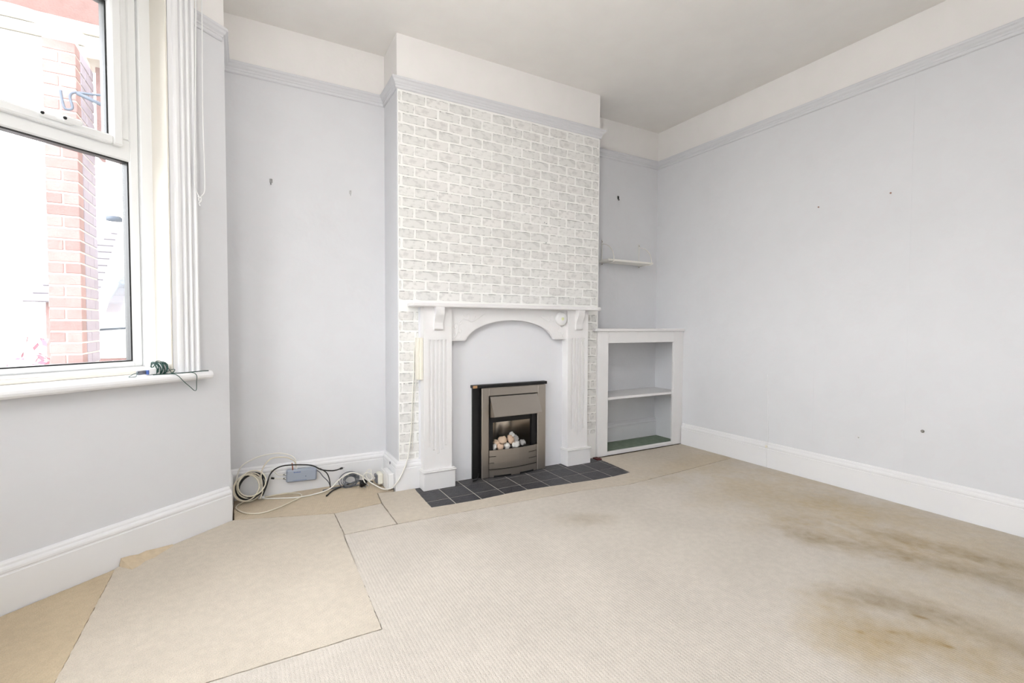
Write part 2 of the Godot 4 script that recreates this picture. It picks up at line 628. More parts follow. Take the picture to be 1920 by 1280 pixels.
func build_shell():
	struct("floor", box_mesh(Vector3(-2.1, -0.2, -0.15), Vector3(RX + 0.15, -0.012, BACK + 0.15)), M.subfloor, "bare floor boards beneath the carpet")
	struct("ceiling", box_mesh(Vector3(-2.1, H, -0.15), Vector3(RX + 0.15, H + 0.2, BACK + 0.15)), M.ceiling, "plain off-white painted ceiling")
	paneled_wall("wall_back", "pale grey alcove wall beside the chimney breast", Vector3(LX - 0.02, -0.012, -0.15), Vector3(RX + 0.15, H, 0))
	var right = paneled_wall("wall_right", "long pale grey wall on the right with old nail marks", Vector3(RX, -0.012, 0), Vector3(RX + 0.15, H, BACK))
	var seam := begin()
	bx(seam, Vector3(RX - 0.0008, 0.17, 1.770), Vector3(RX + 0.01, 2.27, 1.7722))
	bx(seam, Vector3(RX - 0.0008, 0.17, 1.302), Vector3(RX + 0.01, 0.98, 1.3036))
	obj("paper_seam", done(seam), M.wall, right)
	paneled_wall("wall_front", "pale grey wall behind the camera", Vector3(LX - 0.25, -0.012, BACK), Vector3(RX + 0.15, H, BACK + 0.15))
	# pier between alcove and bay, and the stub at the other end of the bay
	paneled_wall("wall_pier", "narrow grey return of the bay pier", Vector3(LX - 0.22, -0.012, 0), Vector3(LX, H, 0.295))
	paneled_wall("wall_stub", "grey return at the far end of the bay", Vector3(LX - 0.22, -0.012, 3.705), Vector3(LX, H, BACK))
	# chimney breast with the firebox recess
	var st := begin()
	bx(st, Vector3(0, -0.012, 0), Vector3(0.55, SPLIT, CD))
	bx(st, Vector3(0.92, -0.012, 0), Vector3(CW, SPLIT, CD))
	bx(st, Vector3(0.55, 0.5, 0), Vector3(0.92, SPLIT, CD))
	bx(st, Vector3(0.55, -0.012, 0), Vector3(0.92, 0.5, 0.06))
	var ch := struct("wall_chimney", done(st), M.wall, "chimney breast papered with white brick pattern")
	obj("frieze", box_mesh(Vector3(0, SPLIT, 0), Vector3(CW, H, CD)), M.frieze, ch)
	# bay walls
	var b1 := PIER + BU * BAYLEN
	var fr := [
		["wall_bay_angle", "pale grey angled bay wall under the visible window", bay_frame(PIER, BU), BAYLEN],
		["wall_bay_street", "street side wall of the bay", bay_frame(b1, Vector2(0, 1)), 4.0 - 2.0 * b1.y],
		["wall_bay_far", "angled bay wall behind the camera", bay_frame(Vector2(b1.x, 4.0 - b1.y), Vector2(-BU.x, BU.y)), BAYLEN]]
	for a in fr:
		var w: float = a[3]
		var t := begin()
		sb(t, -0.02, 0.25, -0.012, SPLIT, -0.22, 0)
		sb(t, w - 0.25, w + 0.02, -0.012, SPLIT, -0.22, 0)
		sb(t, 0.25, w - 0.25, -0.012, 0.715, -0.22, 0)
		
		var o := struct(a[0], done(t), M.wall, a[1], a[2])
		var f := begin()
		sb(f, -0.02, 0.25, SPLIT, H, -0.22, 0)
		sb(f, w - 0.25, w + 0.02, SPLIT, H, -0.22, 0)
		sb(f, 0.25, w - 0.25, 2.36, H, -0.22, 0)
		obj("frieze", done(f), M.frieze, o)

# a white plastic window: fixed light below, top-hung sash above, for each bay of the opening
func window(called: String, label: String, at: Transform3D, w: float, lights: int):
	var o := Node3D.new()
	o.name = numbered(called)
	add_child(o)
	o.transform = at
	tag(o, label, "", "", "structure")
	var s0 := 0.25
	var s1 := w - 0.25
	var y0 := 0.735
	var y1 := 2.36
	var st := begin()
	sb(st, s0, s0 + 0.05, y0, y1, -0.15, -0.082, 0.004)
	sb(st, s1 - 0.05, s1, y0, y1, -0.15, -0.082, 0.004)
	sb(st, s0 + 0.05, s1 - 0.05, y1 - 0.07, y1, -0.15, -0.082, 0.003)
	sb(st, s0 + 0.05, s1 - 0.05, y0, 0.765, -0.15, -0.078, 0.004)
	obj("outer_frame", done(st), M.upvc, o)
	var a := s0 + 0.05
	var wide := (s1 - s0 - 0.1) / lights
	for k in lights:
		var l := a + wide * k
		var r := l + wide
		var c := begin()
		sb(c, l, l + 0.037, 0.765, 2.29, -0.14, -0.094, 0.006)
		sb(c, r - 0.037, r, 0.765, 2.29, -0.14, -0.094, 0.006)
		sb(c, l + 0.03, r - 0.03, 0.765, 0.788, -0.14, -0.092, 0.006)
		sb(c, l + 0.03, r - 0.03, 1.612, 1.70, -0.14, -0.094, 0.006)
		obj("casement_frame", done(c), M.upvc, o)
		gasket(o, l + 0.037, r - 0.037, 0.788, 1.612)
		var p := begin()
		sb(p, l + 0.039, r - 0.039, 0.79, 1.61, -0.122, -0.118)
		obj("pane", done(p), M.glass, o)
		var e := begin()
		sb(e, l + 0.069, l + 0.106, 1.66, 2.26, -0.13, -0.068, 0.006)
		sb(e, r - 0.106, r - 0.069, 1.66, 2.26, -0.13, -0.068, 0.006)
		sb(e, l + 0.104, r - 0.104, 1.66, 1.694, -0.13, -0.068, 0.006)
		sb(e, l + 0.104, r - 0.104, 2.222, 2.26, -0.13, -0.068, 0.006)
		sb(e, l + 0.037, l + 0.072, 1.70, 2.29, -0.13, -0.094, 0.003)
		sb(e, r - 0.072, r - 0.037, 1.70, 2.29, -0.13, -0.094, 0.003)
		sb(e, l + 0.037, r - 0.037, 2.258, 2.29, -0.13, -0.094, 0.003)
		var sash := obj("top_hung_sash", done(e), M.upvc, o)
		gasket(sash, l + 0.106, r - 0.106, 1.694, 2.222)
		var p2 := begin()
		sb(p2, l + 0.108, r - 0.108, 1.697, 2.22, -0.112, -0.108)
		obj("pane", done(p2), M.glass, sash)
		var mid := (l + r) * 0.5 - 0.05
		var h := begin()
		sb(h, mid - 0.05, mid + 0.05, 1.676, 1.694, -0.068, -0.056, 0.006)
		sb(h, mid - 0.07, mid - 0.005, 1.678, 1.702, -0.056, -0.038, 0.008)
		obj("handle", done(h), M.upvc, sash)
		for dx in [-0.012, 0.044]:
			var sc := begin(true)
			lathe(sc, [Vector2(0, 0.003), Vector2(0.005, 0.003), Vector2(0.006, 0)], Transform3D(Basis(Vector3.RIGHT, Vector3(0, 0, 1), Vector3(0, -1, 0)), sv(mid + dx, 1.688, -0.038 if dx < 0 else -0.056)), 10)
			obj("screw_cap", done(sc), M.gasket, sash)

func gasket(o: Node, l: float, r: float, b: float, t: float):
	var g := begin()
	sb(g, l, l + 0.006, b, t, -0.135, -0.1)
	sb(g, r - 0.006, r, b, t, -0.135, -0.1)
	sb(g, l + 0.006, r - 0.006, b, b + 0.005, -0.135, -0.1)
	sb(g, l + 0.006, r - 0.006, t - 0.006, t, -0.135, -0.1)
	obj("gasket", done(g), M.gasket, o)

func build_windows():
	var b1 := PIER + BU * BAYLEN
	var t1 := bay_frame(PIER, BU)
	var t2 := bay_frame(b1, Vector2(0, 1))
	var t3 := bay_frame(Vector2(b1.x, 4.0 - b1.y), Vector2(-BU.x, BU.y))
	var w2 := 4.0 - 2.0 * b1.y
	window("window_1", "white plastic window in the angled side of the bay", t1, BAYLEN, 1)
	window("window_2", "wide white plastic window facing the street", t2, w2, 2)
	window("window_3", "white plastic window in the far side of the bay", t3, BAYLEN, 1)
	# sills, casings and reveals
	var n := 1
	for a in [[t1, BAYLEN], [t2, w2], [t3, BAYLEN]]:
		var w: float = a[1]
		var nose := PackedVector2Array([Vector2(-0.155, 0.70), Vector2(0.05, 0.70), Vector2(0.058, 0.7025), Vector2(0.064, 0.709), Vector2(0.066, 0.7175), Vector2(0.064, 0.726), Vector2(0.058, 0.7325), Vector2(0.05, 0.735), Vector2(-0.155, 0.735)])
		var st := begin()
		var e0 := 0.105
		extrude(st, nose, Transform3D(Basis(Vector3(0, 0, 1), Vector3(0, 1, 0), Vector3(-1, 0, 0)), Vector3(-e0, 0, 0)), w - 2.0 * e0, false)
		struct("trim_%d" % n, done(st), M.gloss, ["white rounded window board under the angled window", "white window board under the street window", "white window board at the far side of the bay"][n - 1], a[0])
		n += 1
	var prof := [Vector2(0.248, 0), Vector2(0.248, 0.02), Vector2(0.232, 0.02), Vector2(0.229, 0.026), Vector2(0.222, 0.029), Vector2(0.212, 0.029), Vector2(0.209, 0.022), Vector2(0.205, 0.022), Vector2(0.202, 0.031), Vector2(0.196, 0.034), Vector2(0.19, 0.031), Vector2(0.187, 0.023), Vector2(0.183, 0.023), Vector2(0.18, 0.032), Vector2(0.174, 0.036), Vector2(0.168, 0.032), Vector2(0.165, 0.025), Vector2(0.161, 0.025), Vector2(0.158, 0.036), Vector2(0.152, 0.04), Vector2(0.146, 0.038), Vector2(0.143, 0.03), Vector2(0.143, 0)]
	for a in [[t1, BAYLEN], [t2, w2], [t3, BAYLEN]]:
		var w: float = a[1]
		var st := begin()
		for mir in [false, true]:
			var poly := PackedVector2Array()
			for p in prof: poly.append(Vector2(-(w - p.x) if mir else -p.x, p.y))
			# outline in (x, o), pushed up
			extrude(st, poly, Transform3D(Basis(Vector3(1, 0, 0), Vector3(0, 0, 1), Vector3(0, 1, 0)), Vector3(0, 0.735, 0)), 1.755, false)
		sb(st, 0.15, w - 0.15, 2.39, 2.49, 0, 0.03, 0.006)
		var cas := struct("trim_%d" % n, done(st), M.gloss, ["white reeded wooden casing round the angled window", "white reeded casing round the street window", "white reeded casing round the far window"][n - 4], a[0])
		var lin := begin()
		sb(lin, 0.25, 0.256, 0.735, 2.36, -0.082, 0.018)
		sb(lin, w - 0.256, w - 0.25, 0.735, 2.36, -0.082, 0.018)
		sb(lin, 0.256, w - 0.256, 2.354, 2.36, -0.082, 0.018)
		obj("reveal_lining", done(lin), M.cream, cas)
		var up := begin()
		sb(up, 0.25, w - 0.25, 0.735, 0.752, -0.08, -0.066, 0.003)
		obj("stop_bead", done(up), M.cream, cas)
		n += 1

func build_trims():
	var b1 := PIER + BU * BAYLEN
	var b2 := Vector2(b1.x, 4.0 - b1.y)
	var path := [b1, PIER, Vector2(LX, 0), Vector2(0, 0), Vector2(0, CD), Vector2(CW, CD), Vector2(CW, 0), Vector2(RX, 0), Vector2(RX, BACK), Vector2(LX, BACK), Vector2(LX, 3.70), b2, b1]
	var rp := [Vector2(0, RAIL), Vector2(0.030, RAIL), Vector2(0.033, RAIL - 0.004), Vector2(0.033, RAIL - 0.012), Vector2(0.027, RAIL - 0.017), Vector2(0.022, RAIL - 0.026), Vector2(0.014, RAIL - 0.033), Vector2(0.014, RAIL - 0.040), Vector2(0.010, RAIL - 0.043), Vector2(0.010, RAIL - 0.054), Vector2(0.006, RAIL - 0.058), Vector2(0, RAIL - 0.058)]
	rp.reverse()
	var n := 7
	var rails := [["grey picture rail along the left alcove wall and pier", 2, 3], ["grey picture rail round the chimney breast", 3, 6], ["grey picture rail in the right alcove", 6, 7], ["grey picture rail along the right wall", 7, 8], ["grey picture rail on the wall behind the camera", 8, 10]]
	for r in rails:
		struct("trim_%d" % n, sweep(rp, path, r[1], r[2]), M.rail, r[0])
		n += 1
	# short length of rail on the bay pier, from the window casing round the corner into the alcove
	var stub := [PIER + BU * 0.143, PIER, Vector2(LX, 0), Vector2(0, 0)]
	struct("trim_%d" % n, sweep(rp, stub, 0, 2), M.rail, "short grey picture rail on the bay pier")
	n += 1
	var bp := [Vector2(0, -0.012), Vector2(0.020, -0.012), Vector2(0.020, 0.122), Vector2(0.0165, 0.1245), Vector2(0.0165, 0.129), Vector2(0.0195, 0.132), Vector2(0.0195, 0.140), Vector2(0.017, 0.146), Vector2(0.012, 0.150), Vector2(0.0115, 0.157), Vector2(0.007, 0.164), Vector2(0, 0.166)]
	struct("baseboard_left", sweep(bp, path, 0, 2), M.gloss, "tall white skirting under the angled window and round the pier")
	struct("baseboard_back", sweep(bp, [path[1], path[2], path[3], path[4], Vector2(0.135, CD)], 1, 4), M.gloss, "white skirting along the left alcove to the fire surround")
	struct("baseboard_alcove", sweep(bp, [Vector2(CW, CD), Vector2(CW, 0.0), Vector2(RX, 0.0)], 1, 2), M.wall, "skirting at the back of the alcove cupboard")
	struct("baseboard_right", sweep(bp, [Vector2(RX, 0.305), Vector2(RX, BACK)], 0, 1), M.gloss, "long white skirting along the right wall")
	struct("baseboard_bay", sweep(bp, [path[9], path[10], path[11], path[12]], 1, 3), M.gloss, "white skirting round the rest of the bay")
	struct("baseboard_front", sweep(bp, [path[8], path[9]], 0, 1), M.gloss, "white skirting behind the camera")

# ---------------------------------------------------------------- carpet
func carpet(label: String, outline: Array, c: Color, turn: float, bump := 1.0, top := 0.0):
	# cut edges: wander a little
	var poly := PackedVector2Array()
	var nz := FastNoiseLite.new()
	nz.seed = int(outline[0].x * 1000.0) + outline.size()
	nz.frequency = 6.0
	for i in outline.size():
		var a: Vector2 = outline[i]
		var b: Vector2 = outline[(i + 1) % outline.size()]
		var d := b - a
		var steps := int(clampf(d.length() / 0.014, 1, 160))
		var nrm := Vector2(d.y, -d.x).normalized()
		for k in steps:
			var p := a + d * k / steps
			var j: float = 0.0 if k == 0 else nz.get_noise_2dv(p * 5.0) * 0.0022 + rng.randf_range(-0.0009, 0.0009)
			poly.append(p + nrm * j)
	if Geometry2D.is_polygon_clockwise(poly): poly.reverse()
	var idx := Geometry2D.triangulate_polygon(poly)
	var st := begin()
	var ca := cos(turn)
	var sa := sin(turn)
	var put := func(p: Vector2, y: float, nrm: Vector3, side: bool):
		var tang := Vector3(ca, 0, sa)
		st.set_normal(nrm)
		if side: tang = Vector3(nrm.z, 0, -nrm.x)
		st.set_tangent(Plane(tang, 1.0))
		st.set_uv(Vector2(p.x * ca + p.y * sa, -p.x * sa + p.y * ca) / 0.36)
		st.set_uv2(Vector2((p.x + 2.0) / 4.4, p.y / 4.4))
		st.add_vertex(Vector3(p.x, y, p.y))
	for i in range(0, idx.size(), 3):
		var a := poly[idx[i]]
		var b := poly[idx[i + 1]]
		var d := poly[idx[i + 2]]
		# seen from above, clockwise
		if (b - a).cross(d - a) < 0.0:
			var t := b
			b = d
			d = t
		put.call(a, top, Vector3.UP, false)
		put.call(b, top, Vector3.UP, false)
		put.call(d, top, Vector3.UP, false)
	for i in poly.size():
		var a := poly[i]
		var b := poly[(i + 1) % poly.size()]
		var e := b - a
		var o := Vector3(e.y, 0, -e.x).normalized()
		put.call(a, top, o, true)
		put.call(a, -0.012, o, true)
		put.call(b, -0.012, o, true)
		put.call(a, top, o, true)
		put.call(b, -0.012, o, true)
		put.call(b, top, o, true)
	var o := obj("carpet_piece", st.commit(), carpet_mat(c, bump))
	tag(o, label, "carpet", "pieces of the patched beige carpet")
	return o

func build_carpets():
	var V := func(x: float, z: float) -> Vector2: return Vector2(x, z)
	var beige := Color(0.885, 0.85, 0.805)
	carpet("large ribbed beige main carpet with brown stains across the room", [V.call(-0.383, 0.738), V.call(-0.136, 0.739), V.call(0.007, 0.745), V.call(0.26, 0.754), V.call(0.52, 0.769), V.call(0.90, 0.788), V.call(1.23, 0.843), V.call(1.673, 0.816), V.call(2.238, 0.772), V.call(2.286, 0.768), V.call(2.286, 3.98), V.call(-0.82, 3.98), V.call(-0.82, 3.68), V.call(-1.203, 3.38), V.call(-1.203, 1.487), V.call(-0.394, 1.487)], beige, 0.0)
	carpet("square beige carpet patch in front of the angled window", [V.call(-0.812, 0.312), V.call(-0.379, 0.459), V.call(-0.377, 0.727), V.call(-0.397, 1.482), V.call(-1.203, 1.482), V.call(-1.203, 0.616), V.call(-0.835, 0.324)], Color(0.885, 0.84, 0.775), 0.95, 0.8)
	carpet("small square carpet scrap left of the hearth", [V.call(-0.375, 0.459), V.call(-0.137, 0.437), V.call(-0.139, 0.731), V.call(-0.374, 0.730)], Color(0.885, 0.845, 0.79), 1.57)
	carpet("strip of browner carpet under the cables in the left alcove", [V.call(-0.818, 0.024), V.call(-0.024, 0.024), V.call(-0.024, 0.262), V.call(-0.119, 0.268), V.call(-0.137, 0.433), V.call(-0.376, 0.455), V.call(-0.812, 0.308)], Color(0.865, 0.80, 0.70), 0.3)
	carpet("strip of beige carpet cut round the tiled hearth", [V.call(-0.116, 0.271), V.call(0.0, 0.296), V.call(0.088, 0.296), V.call(0.080, 0.45), V.call(0.076, 0.618), V.call(0.21, 0.629), V.call(0.36, 0.636), V.call(0.478, 0.630), V.call(0.51, 0.627), V.call(0.66, 0.628), V.call(0.813, 0.643), V.call(0.96, 0.66), V.call(1.107, 0.676), V.call(1.253, 0.680), V.call(1.405, 0.668), V.call(1.42, 0.5), V.call(1.437, 0.312), V.call(2.286, 0.308), V.call(2.286, 0.763), V.call(2.238, 0.767), V.call(1.673, 0.811), V.call(1.23, 0.838), V.call(0.90, 0.783), V.call(0.52, 0.764), V.call(0.26, 0.749), V.call(0.007, 0.740), V.call(-0.133, 0.734), V.call(-0.132, 0.436)], Color(0.87, 0.825, 0.76), 1.57)
	carpet("long browner carpet strip along the bay skirting", [V.call(-1.2055, 0.616), V.call(-1.2055, 3.37), V.call(-1.815, 2.895), V.call(-1.815, 1.11)], Color(0.86, 0.785, 0.665), 0.4, 1.0, -0.004)

	var lip := begin()
	var top := [Vector2(0.27, 0.003), Vector2(0.33, 0.012), Vector2(0.37, 0.020), Vector2(0.40, 0.018), Vector2(0.43, 0.026), Vector2(0.462, 0.030), Vector2(0.468, 0.002)]
	for i in top.size() - 1:
		var a: Vector2 = top[i]
		var b: Vector2 = top[i + 1]
		var oa: float = 0.03 + a.y * 2.2
		var ob: float = 0.03 + b.y * 2.2
		quad(lip, sv(a.x, a.y, 0.0215), sv(b.x, b.y, 0.0215), sv(b.x, b.y * 0.55, 0.0215 + (ob - 0.0215) * 0.35), sv(a.x, a.y * 0.55, 0.0215 + (oa - 0.0215) * 0.35), Vector3(0, 1, 0.5))
		quad(lip, sv(a.x, a.y * 0.55, 0.0215 + (oa - 0.0215) * 0.35), sv(b.x, b.y * 0.55, 0.0215 + (ob - 0.0215) * 0.35), sv(b.x, -0.001, ob), sv(a.x, -0.001, oa), Vector3(0, 1, 0.5))
	tag(obj("carpet_edge", done(lip), paint(Color(0.84, 0.765, 0.65), 0.95, 0.08, 52, 0.6, 9.0), null, bay_frame(PIER, BU)), "turned-up carpet edge curling against the bay skirting", "carpet")

# ---------------------------------------------------------------- brick-pattern wallpaper in low relief
var brick_cache := {}

func brick_mesh(w: float, h: float, v: int) -> ArrayMesh:
	var key := "%d_%d_%d" % [roundi(w * 1000), roundi(h * 1000), v]
	if brick_cache.has(key): return brick_cache[key]
	var r := RandomNumberGenerator.new()
	r.seed = v * 97 + roundi(w * 1000)
	var pts := []
	var nx := 4 if w > 0.06 else 2
	var j := 0.0016
	for i in nx: pts.append(Vector2(w * i / nx + (0.002 if i == 0 else 0.0), h + r.randf_range(-j, j)))
	pts.append(Vector2(w + r.randf_range(-j, 0), h - 0.002))
	pts.append(Vector2(w + r.randf_range(-j, j), h * 0.5))
	for i in nx: pts.append(Vector2(w - w * i / nx - (0.003 if i == 0 else 0.0), r.randf_range(-j, j)))
	pts.append(Vector2(r.randf_range(0, j), 0.003))
	pts.append(Vector2(r.randf_range(-j, j), h * 0.5))
	var st := begin()
	var d := 0.0028
	var c := Vector2(w, h) * 0.5
	var put := func(p: Vector2, z: float):
		st.set_uv(Vector2(clampf(p.x / w, 0.005, 0.995), clampf(1.0 - p.y / h, 0.01, 0.99)))
		st.add_vertex(Vector3(p.x, p.y, z))
	var inner := []
	for p in pts: inner.append(c + (p - c) * Vector2(1.0 - 0.003 / w, 1.0 - 0.003 / h))
	for i in pts.size():
		var k := (i + 1) % pts.size()
		put.call(c, d)
		put.call(inner[i], d)
		put.call(inner[k], d)
		put.call(inner[i], d)
		put.call(pts[i], 0.0)
		put.call(pts[k], 0.0)
		put.call(inner[i], d)
		put.call(pts[k], 0.0)
		put.call(inner[k], d)
	brick_cache[key] = done(st)
	return brick_cache[key]

func build_wallpaper():
	var wall := get_node("wall_chimney")
	var st := begin()
	bx(st, Vector3(0.004, 0.166, CD), Vector3(0.13, 1.05, CD + 0.001))
	bx(st, Vector3(0.004, 1.05, CD), Vector3(CW - 0.003, SPLIT, CD + 0.001))
	bx(st, Vector3(1.305, 0.0, CD), Vector3(CW - 0.003, 1.05, CD + 0.001))
	obj("wallpaper", done(st), M.paper, wall)
	var prints := []
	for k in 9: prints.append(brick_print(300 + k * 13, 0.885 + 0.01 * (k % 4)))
	var pitch := 0.0586
	var mod := 0.1425
	var bh := 0.0485
	var row := -1
	while true:
		var top := 2.252 - pitch * row
		var y0 := top - bh
		var y1: float = min(top, 2.262)
		if y1 < 0.2: break
		var even := (row % 2 + 2) % 2 == 0
		var start := 0.0300 - mod if even else 0.1050 - mod
		var x := start
		while x < CW - 0.01:
			var a: float = max(x + rng.randf_range(-0.002, 0.002), 0.007)
			var b: float = min(x + mod - 0.0098 + rng.randf_range(-0.0015, 0.0015), CW - 0.009)
			x += mod
			var lo: float = max(y0, 0.172)
			for span in [[0.0, 0.126], [1.309, CW]]:
				if top < 1.06:
					var a2: float = max(a, span[0])
					var b2: float = min(b, span[1])
					if span[0] > 1.0: b2 = min(b2, 1.436)
					if b2 - a2 > 0.012 and y1 - lo > 0.012:
						add_brick(wall, a2, b2, lo, y1, prints)
			if top > 1.125 and b - a > 0.008 and y1 - y0 > 0.008:
				add_brick(wall, a, b, y0, y1, prints)
		row += 1

func add_brick(wall: Node, a: float, b: float, y0: float, y1: float, prints: Array):
	var w := roundf((b - a) * 200.0) / 200.0
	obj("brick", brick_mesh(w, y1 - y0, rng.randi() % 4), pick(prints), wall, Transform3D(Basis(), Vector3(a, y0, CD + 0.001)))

# ---------------------------------------------------------------- fire surround
func build_surround():
	var o := thing("fire_surround", "white painted wooden fire surround with fluted columns and arched frieze", "fireplace")
	# infill panel round the fire
	var st := begin()
	bx(st, Vector3(0.12, -0.004, CD), Vector3(0.545, 1.05, 0.282))
	bx(st, Vector3(0.925, -0.004, CD), Vector3(1.31, 1.05, 0.282))
	bx(st, Vector3(0.545, 0.51, CD), Vector3(0.925, 1.05, 0.282))
	obj("infill_panel", done(st), M.infill, o)
	obj("mantel_shelf", box_mesh(Vector3(0.055, 1.048, CD), Vector3(1.385, 1.071, 0.388), 0.005), M.surround, o)
	for c in [0.2145, 1.2195]:
		var p := begin()
		var f0 := 0.338
		var f1 := 0.346
		bx(p, Vector3(c - 0.085, 0.112, 0.282), Vector3(c + 0.085, 1.048, f0))
		# raised face with five flutes
		bx(p, Vector3(c - 0.085, 0.90, f0), Vector3(c + 0.085, 1.048, f1))
		bx(p, Vector3(c - 0.085, 0.112, f0), Vector3(c + 0.085, 0.185, f1))
		var fl := 0.0135
		var gap := 0.0245
		var left: float = c - 0.085
		for k in 5:
			var gx: float = c + (k - 2) * gap
			bx(p, Vector3(left, 0.185, f0), Vector3(gx - fl * 0.5, 0.90, f1))
			left = gx + fl * 0.5
			var step: float = abs(k - 2) * 0.022
			bx(p, Vector3(gx - fl * 0.5, 0.185, f0), Vector3(gx + fl * 0.5, 0.20 + step, f1))
			bx(p, Vector3(gx - fl * 0.5, 0.86 - step * 0.0, f0), Vector3(gx + fl * 0.5, 0.90, f1))
		bx(p, Vector3(left, 0.185, f0), Vector3(c + 0.085, 0.90, f1))
		var col := obj("column", done(p), M.surround, o)
		# scrolled bracket under the shelf
		var prof := PackedVector2Array([Vector2(0.346, 1.048), Vector2(0.386, 1.048), Vector2(0.387, 1.032), Vector2(0.384, 1.012), Vector2(0.376, 0.995), Vector2(0.367, 0.978), Vector2(0.361, 0.96), Vector2(0.360, 0.943), Vector2(0.363, 0.931), Vector2(0.361, 0.922), Vector2(0.356, 0.917), Vector2(0.346, 0.917)])
		var b := begin()
		extrude(b, prof, Transform3D(Basis(Vector3(0, 0, 1), Vector3(0, 1, 0), Vector3(-1, 0, 0)), Vector3(c + 0.026, 0, 0)), 0.052, true)
		obj("bracket", done(b), M.surround, col)
		obj("plinth", box_mesh(Vector3(c - 0.095, -0.004, 0.282), Vector3(c + 0.1, 0.1, 0.366), 0.003), M.surround, o)
		var cp := begin()
		bx(cp, Vector3(c - 0.1, 0.1, 0.282), Vector3(c + 0.106, 0.1065, 0.373), 0.002)
		bx(cp, Vector3(c - 0.096, 0.1065, 0.282), Vector3(c + 0.1, 0.113, 0.366), 0.003)
		obj("plinth_cap", done(cp), M.surround, o)
	# arched frieze board
	var ap := PackedVector2Array([Vector2(0.2995, 1.048), Vector2(0.2995, 0.853), Vector2(0.396, 0.853)])
	var half := smooth_path([Vector3(0.396, 0.853, 0), Vector3(0.418, 0.886, 0), Vector3(0.456, 0.917, 0), Vector3(0.523, 0.947, 0), Vector3(0.615, 0.970, 0), Vector3(0.717, 0.978, 0)], 5)
	for k in range(1, half.size()): ap.append(Vector2(half[k].x, half[k].y))
	for k in range(half.size() - 2, -1, -1): ap.append(Vector2(1.434 - half[k].x, half[k].y))
	ap.append_array(PackedVector2Array([Vector2(1.1345, 0.853), Vector2(1.1345, 1.048)]))
	var a := begin()
	extrude(a, ap, Transform3D(Basis(), Vector3(0, 0, 0.30)), 0.026)
	var fz := obj("arched_frieze", done(a), M.surround, o)
	# low leaf and scroll carving in both spandrels
	for mir in [1.0, -1.0]:
		var cv := begin(true)
		var X := func(x: float, y: float, z := 0.3262) -> Vector3: return Vector3(0.717 + mir * (x - 0.717), y, z)
		tube(cv, smooth_path([X.call(0.325, 0.868), X.call(0.345, 0.905), X.call(0.352, 0.95), X.call(0.375, 0.98), X.call(0.41, 0.975), X.call(0.44, 0.965), X.call(0.475, 0.985), X.call(0.52, 1.012)]), 0.0028, 6)
		tube(cv, smooth_path([X.call(0.352, 0.94), X.call(0.335, 0.955), X.call(0.322, 0.94), X.call(0.332, 0.925), X.call(0.342, 0.934)]), 0.0024, 6)
		tube(cv, smooth_path([X.call(0.41, 0.975), X.call(0.425, 0.995), X.call(0.415, 1.012), X.call(0.4, 1.005), X.call(0.405, 0.993)]), 0.0024, 6)
		tube(cv, smooth_path([X.call(0.345, 0.905), X.call(0.365, 0.9), X.call(0.372, 0.915), X.call(0.362, 0.921)]), 0.0022, 6)
		tube(cv, smooth_path([X.call(0.31, 0.862), X.call(0.39, 0.862)]), 0.0015, 5)
		for lf in [[0.365, 0.955, 0.6], [0.385, 0.995, 2.2], [0.455, 0.99, 0.9], [0.485, 1.005, 0.4], [0.335, 0.98, 1.8], [0.33, 0.89, 2.5], [0.435, 0.978, -0.5], [0.36, 0.875, 0.8]]:
			var d := Vector2(cos(lf[2]), sin(lf[2]))
			var e := Vector2(-d.y, d.x)
			var q := Vector2(lf[0], lf[1])
			var ctr: Vector3 = X.call(q.x, q.y, 0.3302)
			var rim := []
			for k in 8:
				var g := TAU * k / 8.0
				var v: Vector2 = q + d * cos(g) * 0.016 + e * sin(g) * 0.006
				rim.append(X.call(v.x, v.y, 0.3258))
			for k in 8: tri(cv, ctr, rim[k], rim[(k + 1) % 8], Vector3(0, 0, 1))
		obj("leaf_carving", done(cv), M.surround, fz)
	# round push light stuck to the frieze
	var pl := thing("push_light", "round white plastic disc stuck on the right of the fireplace frieze", "light", Transform3D(Basis(Vector3.RIGHT, Vector3(0, 0, 1), Vector3(0, -1, 0)), Vector3(1.088, 0.990, 0.326)))
	var b := begin(true)
	lathe(b, [Vector2(0.044, 0), Vector2(0.046, 0.006), Vector2(0.044, 0.014), Vector2(0.037, 0.019), Vector2(0.028, 0.0205)], Transform3D(), 32)
	obj("rim", done(b), M.plastic, pl)
	var dm := begin(true)
	lathe(dm, [Vector2(0.028, 0.0205), Vector2(0.02, 0.0235), Vector2(0.01, 0.0245)], Transform3D(), 28)
	obj("dome", done(dm), M.plastic, pl)
	var ct := begin(true)
	lathe(ct, [Vector2(0.011, 0.0243), Vector2(0.007, 0.0258), Vector2(0, 0.026)], Transform3D(), 16)
	obj("centre", done(ct), M.lime, pl)
	# cream junction box on the side of the left column, and its lead
	var jb := thing("junction_box", "slim cream plastic cable box on the left column's edge", "cable box")
	obj("base", box_mesh(Vector3(0.098, 0.632, 0.282), Vector3(0.1095, 0.872, 0.33), 0.002), M.ivory, jb)
	obj("cover", box_mesh(Vector3(0.1095, 0.632, 0.282), Vector3(0.1285, 0.872, 0.338), 0.003), M.ivory, jb)

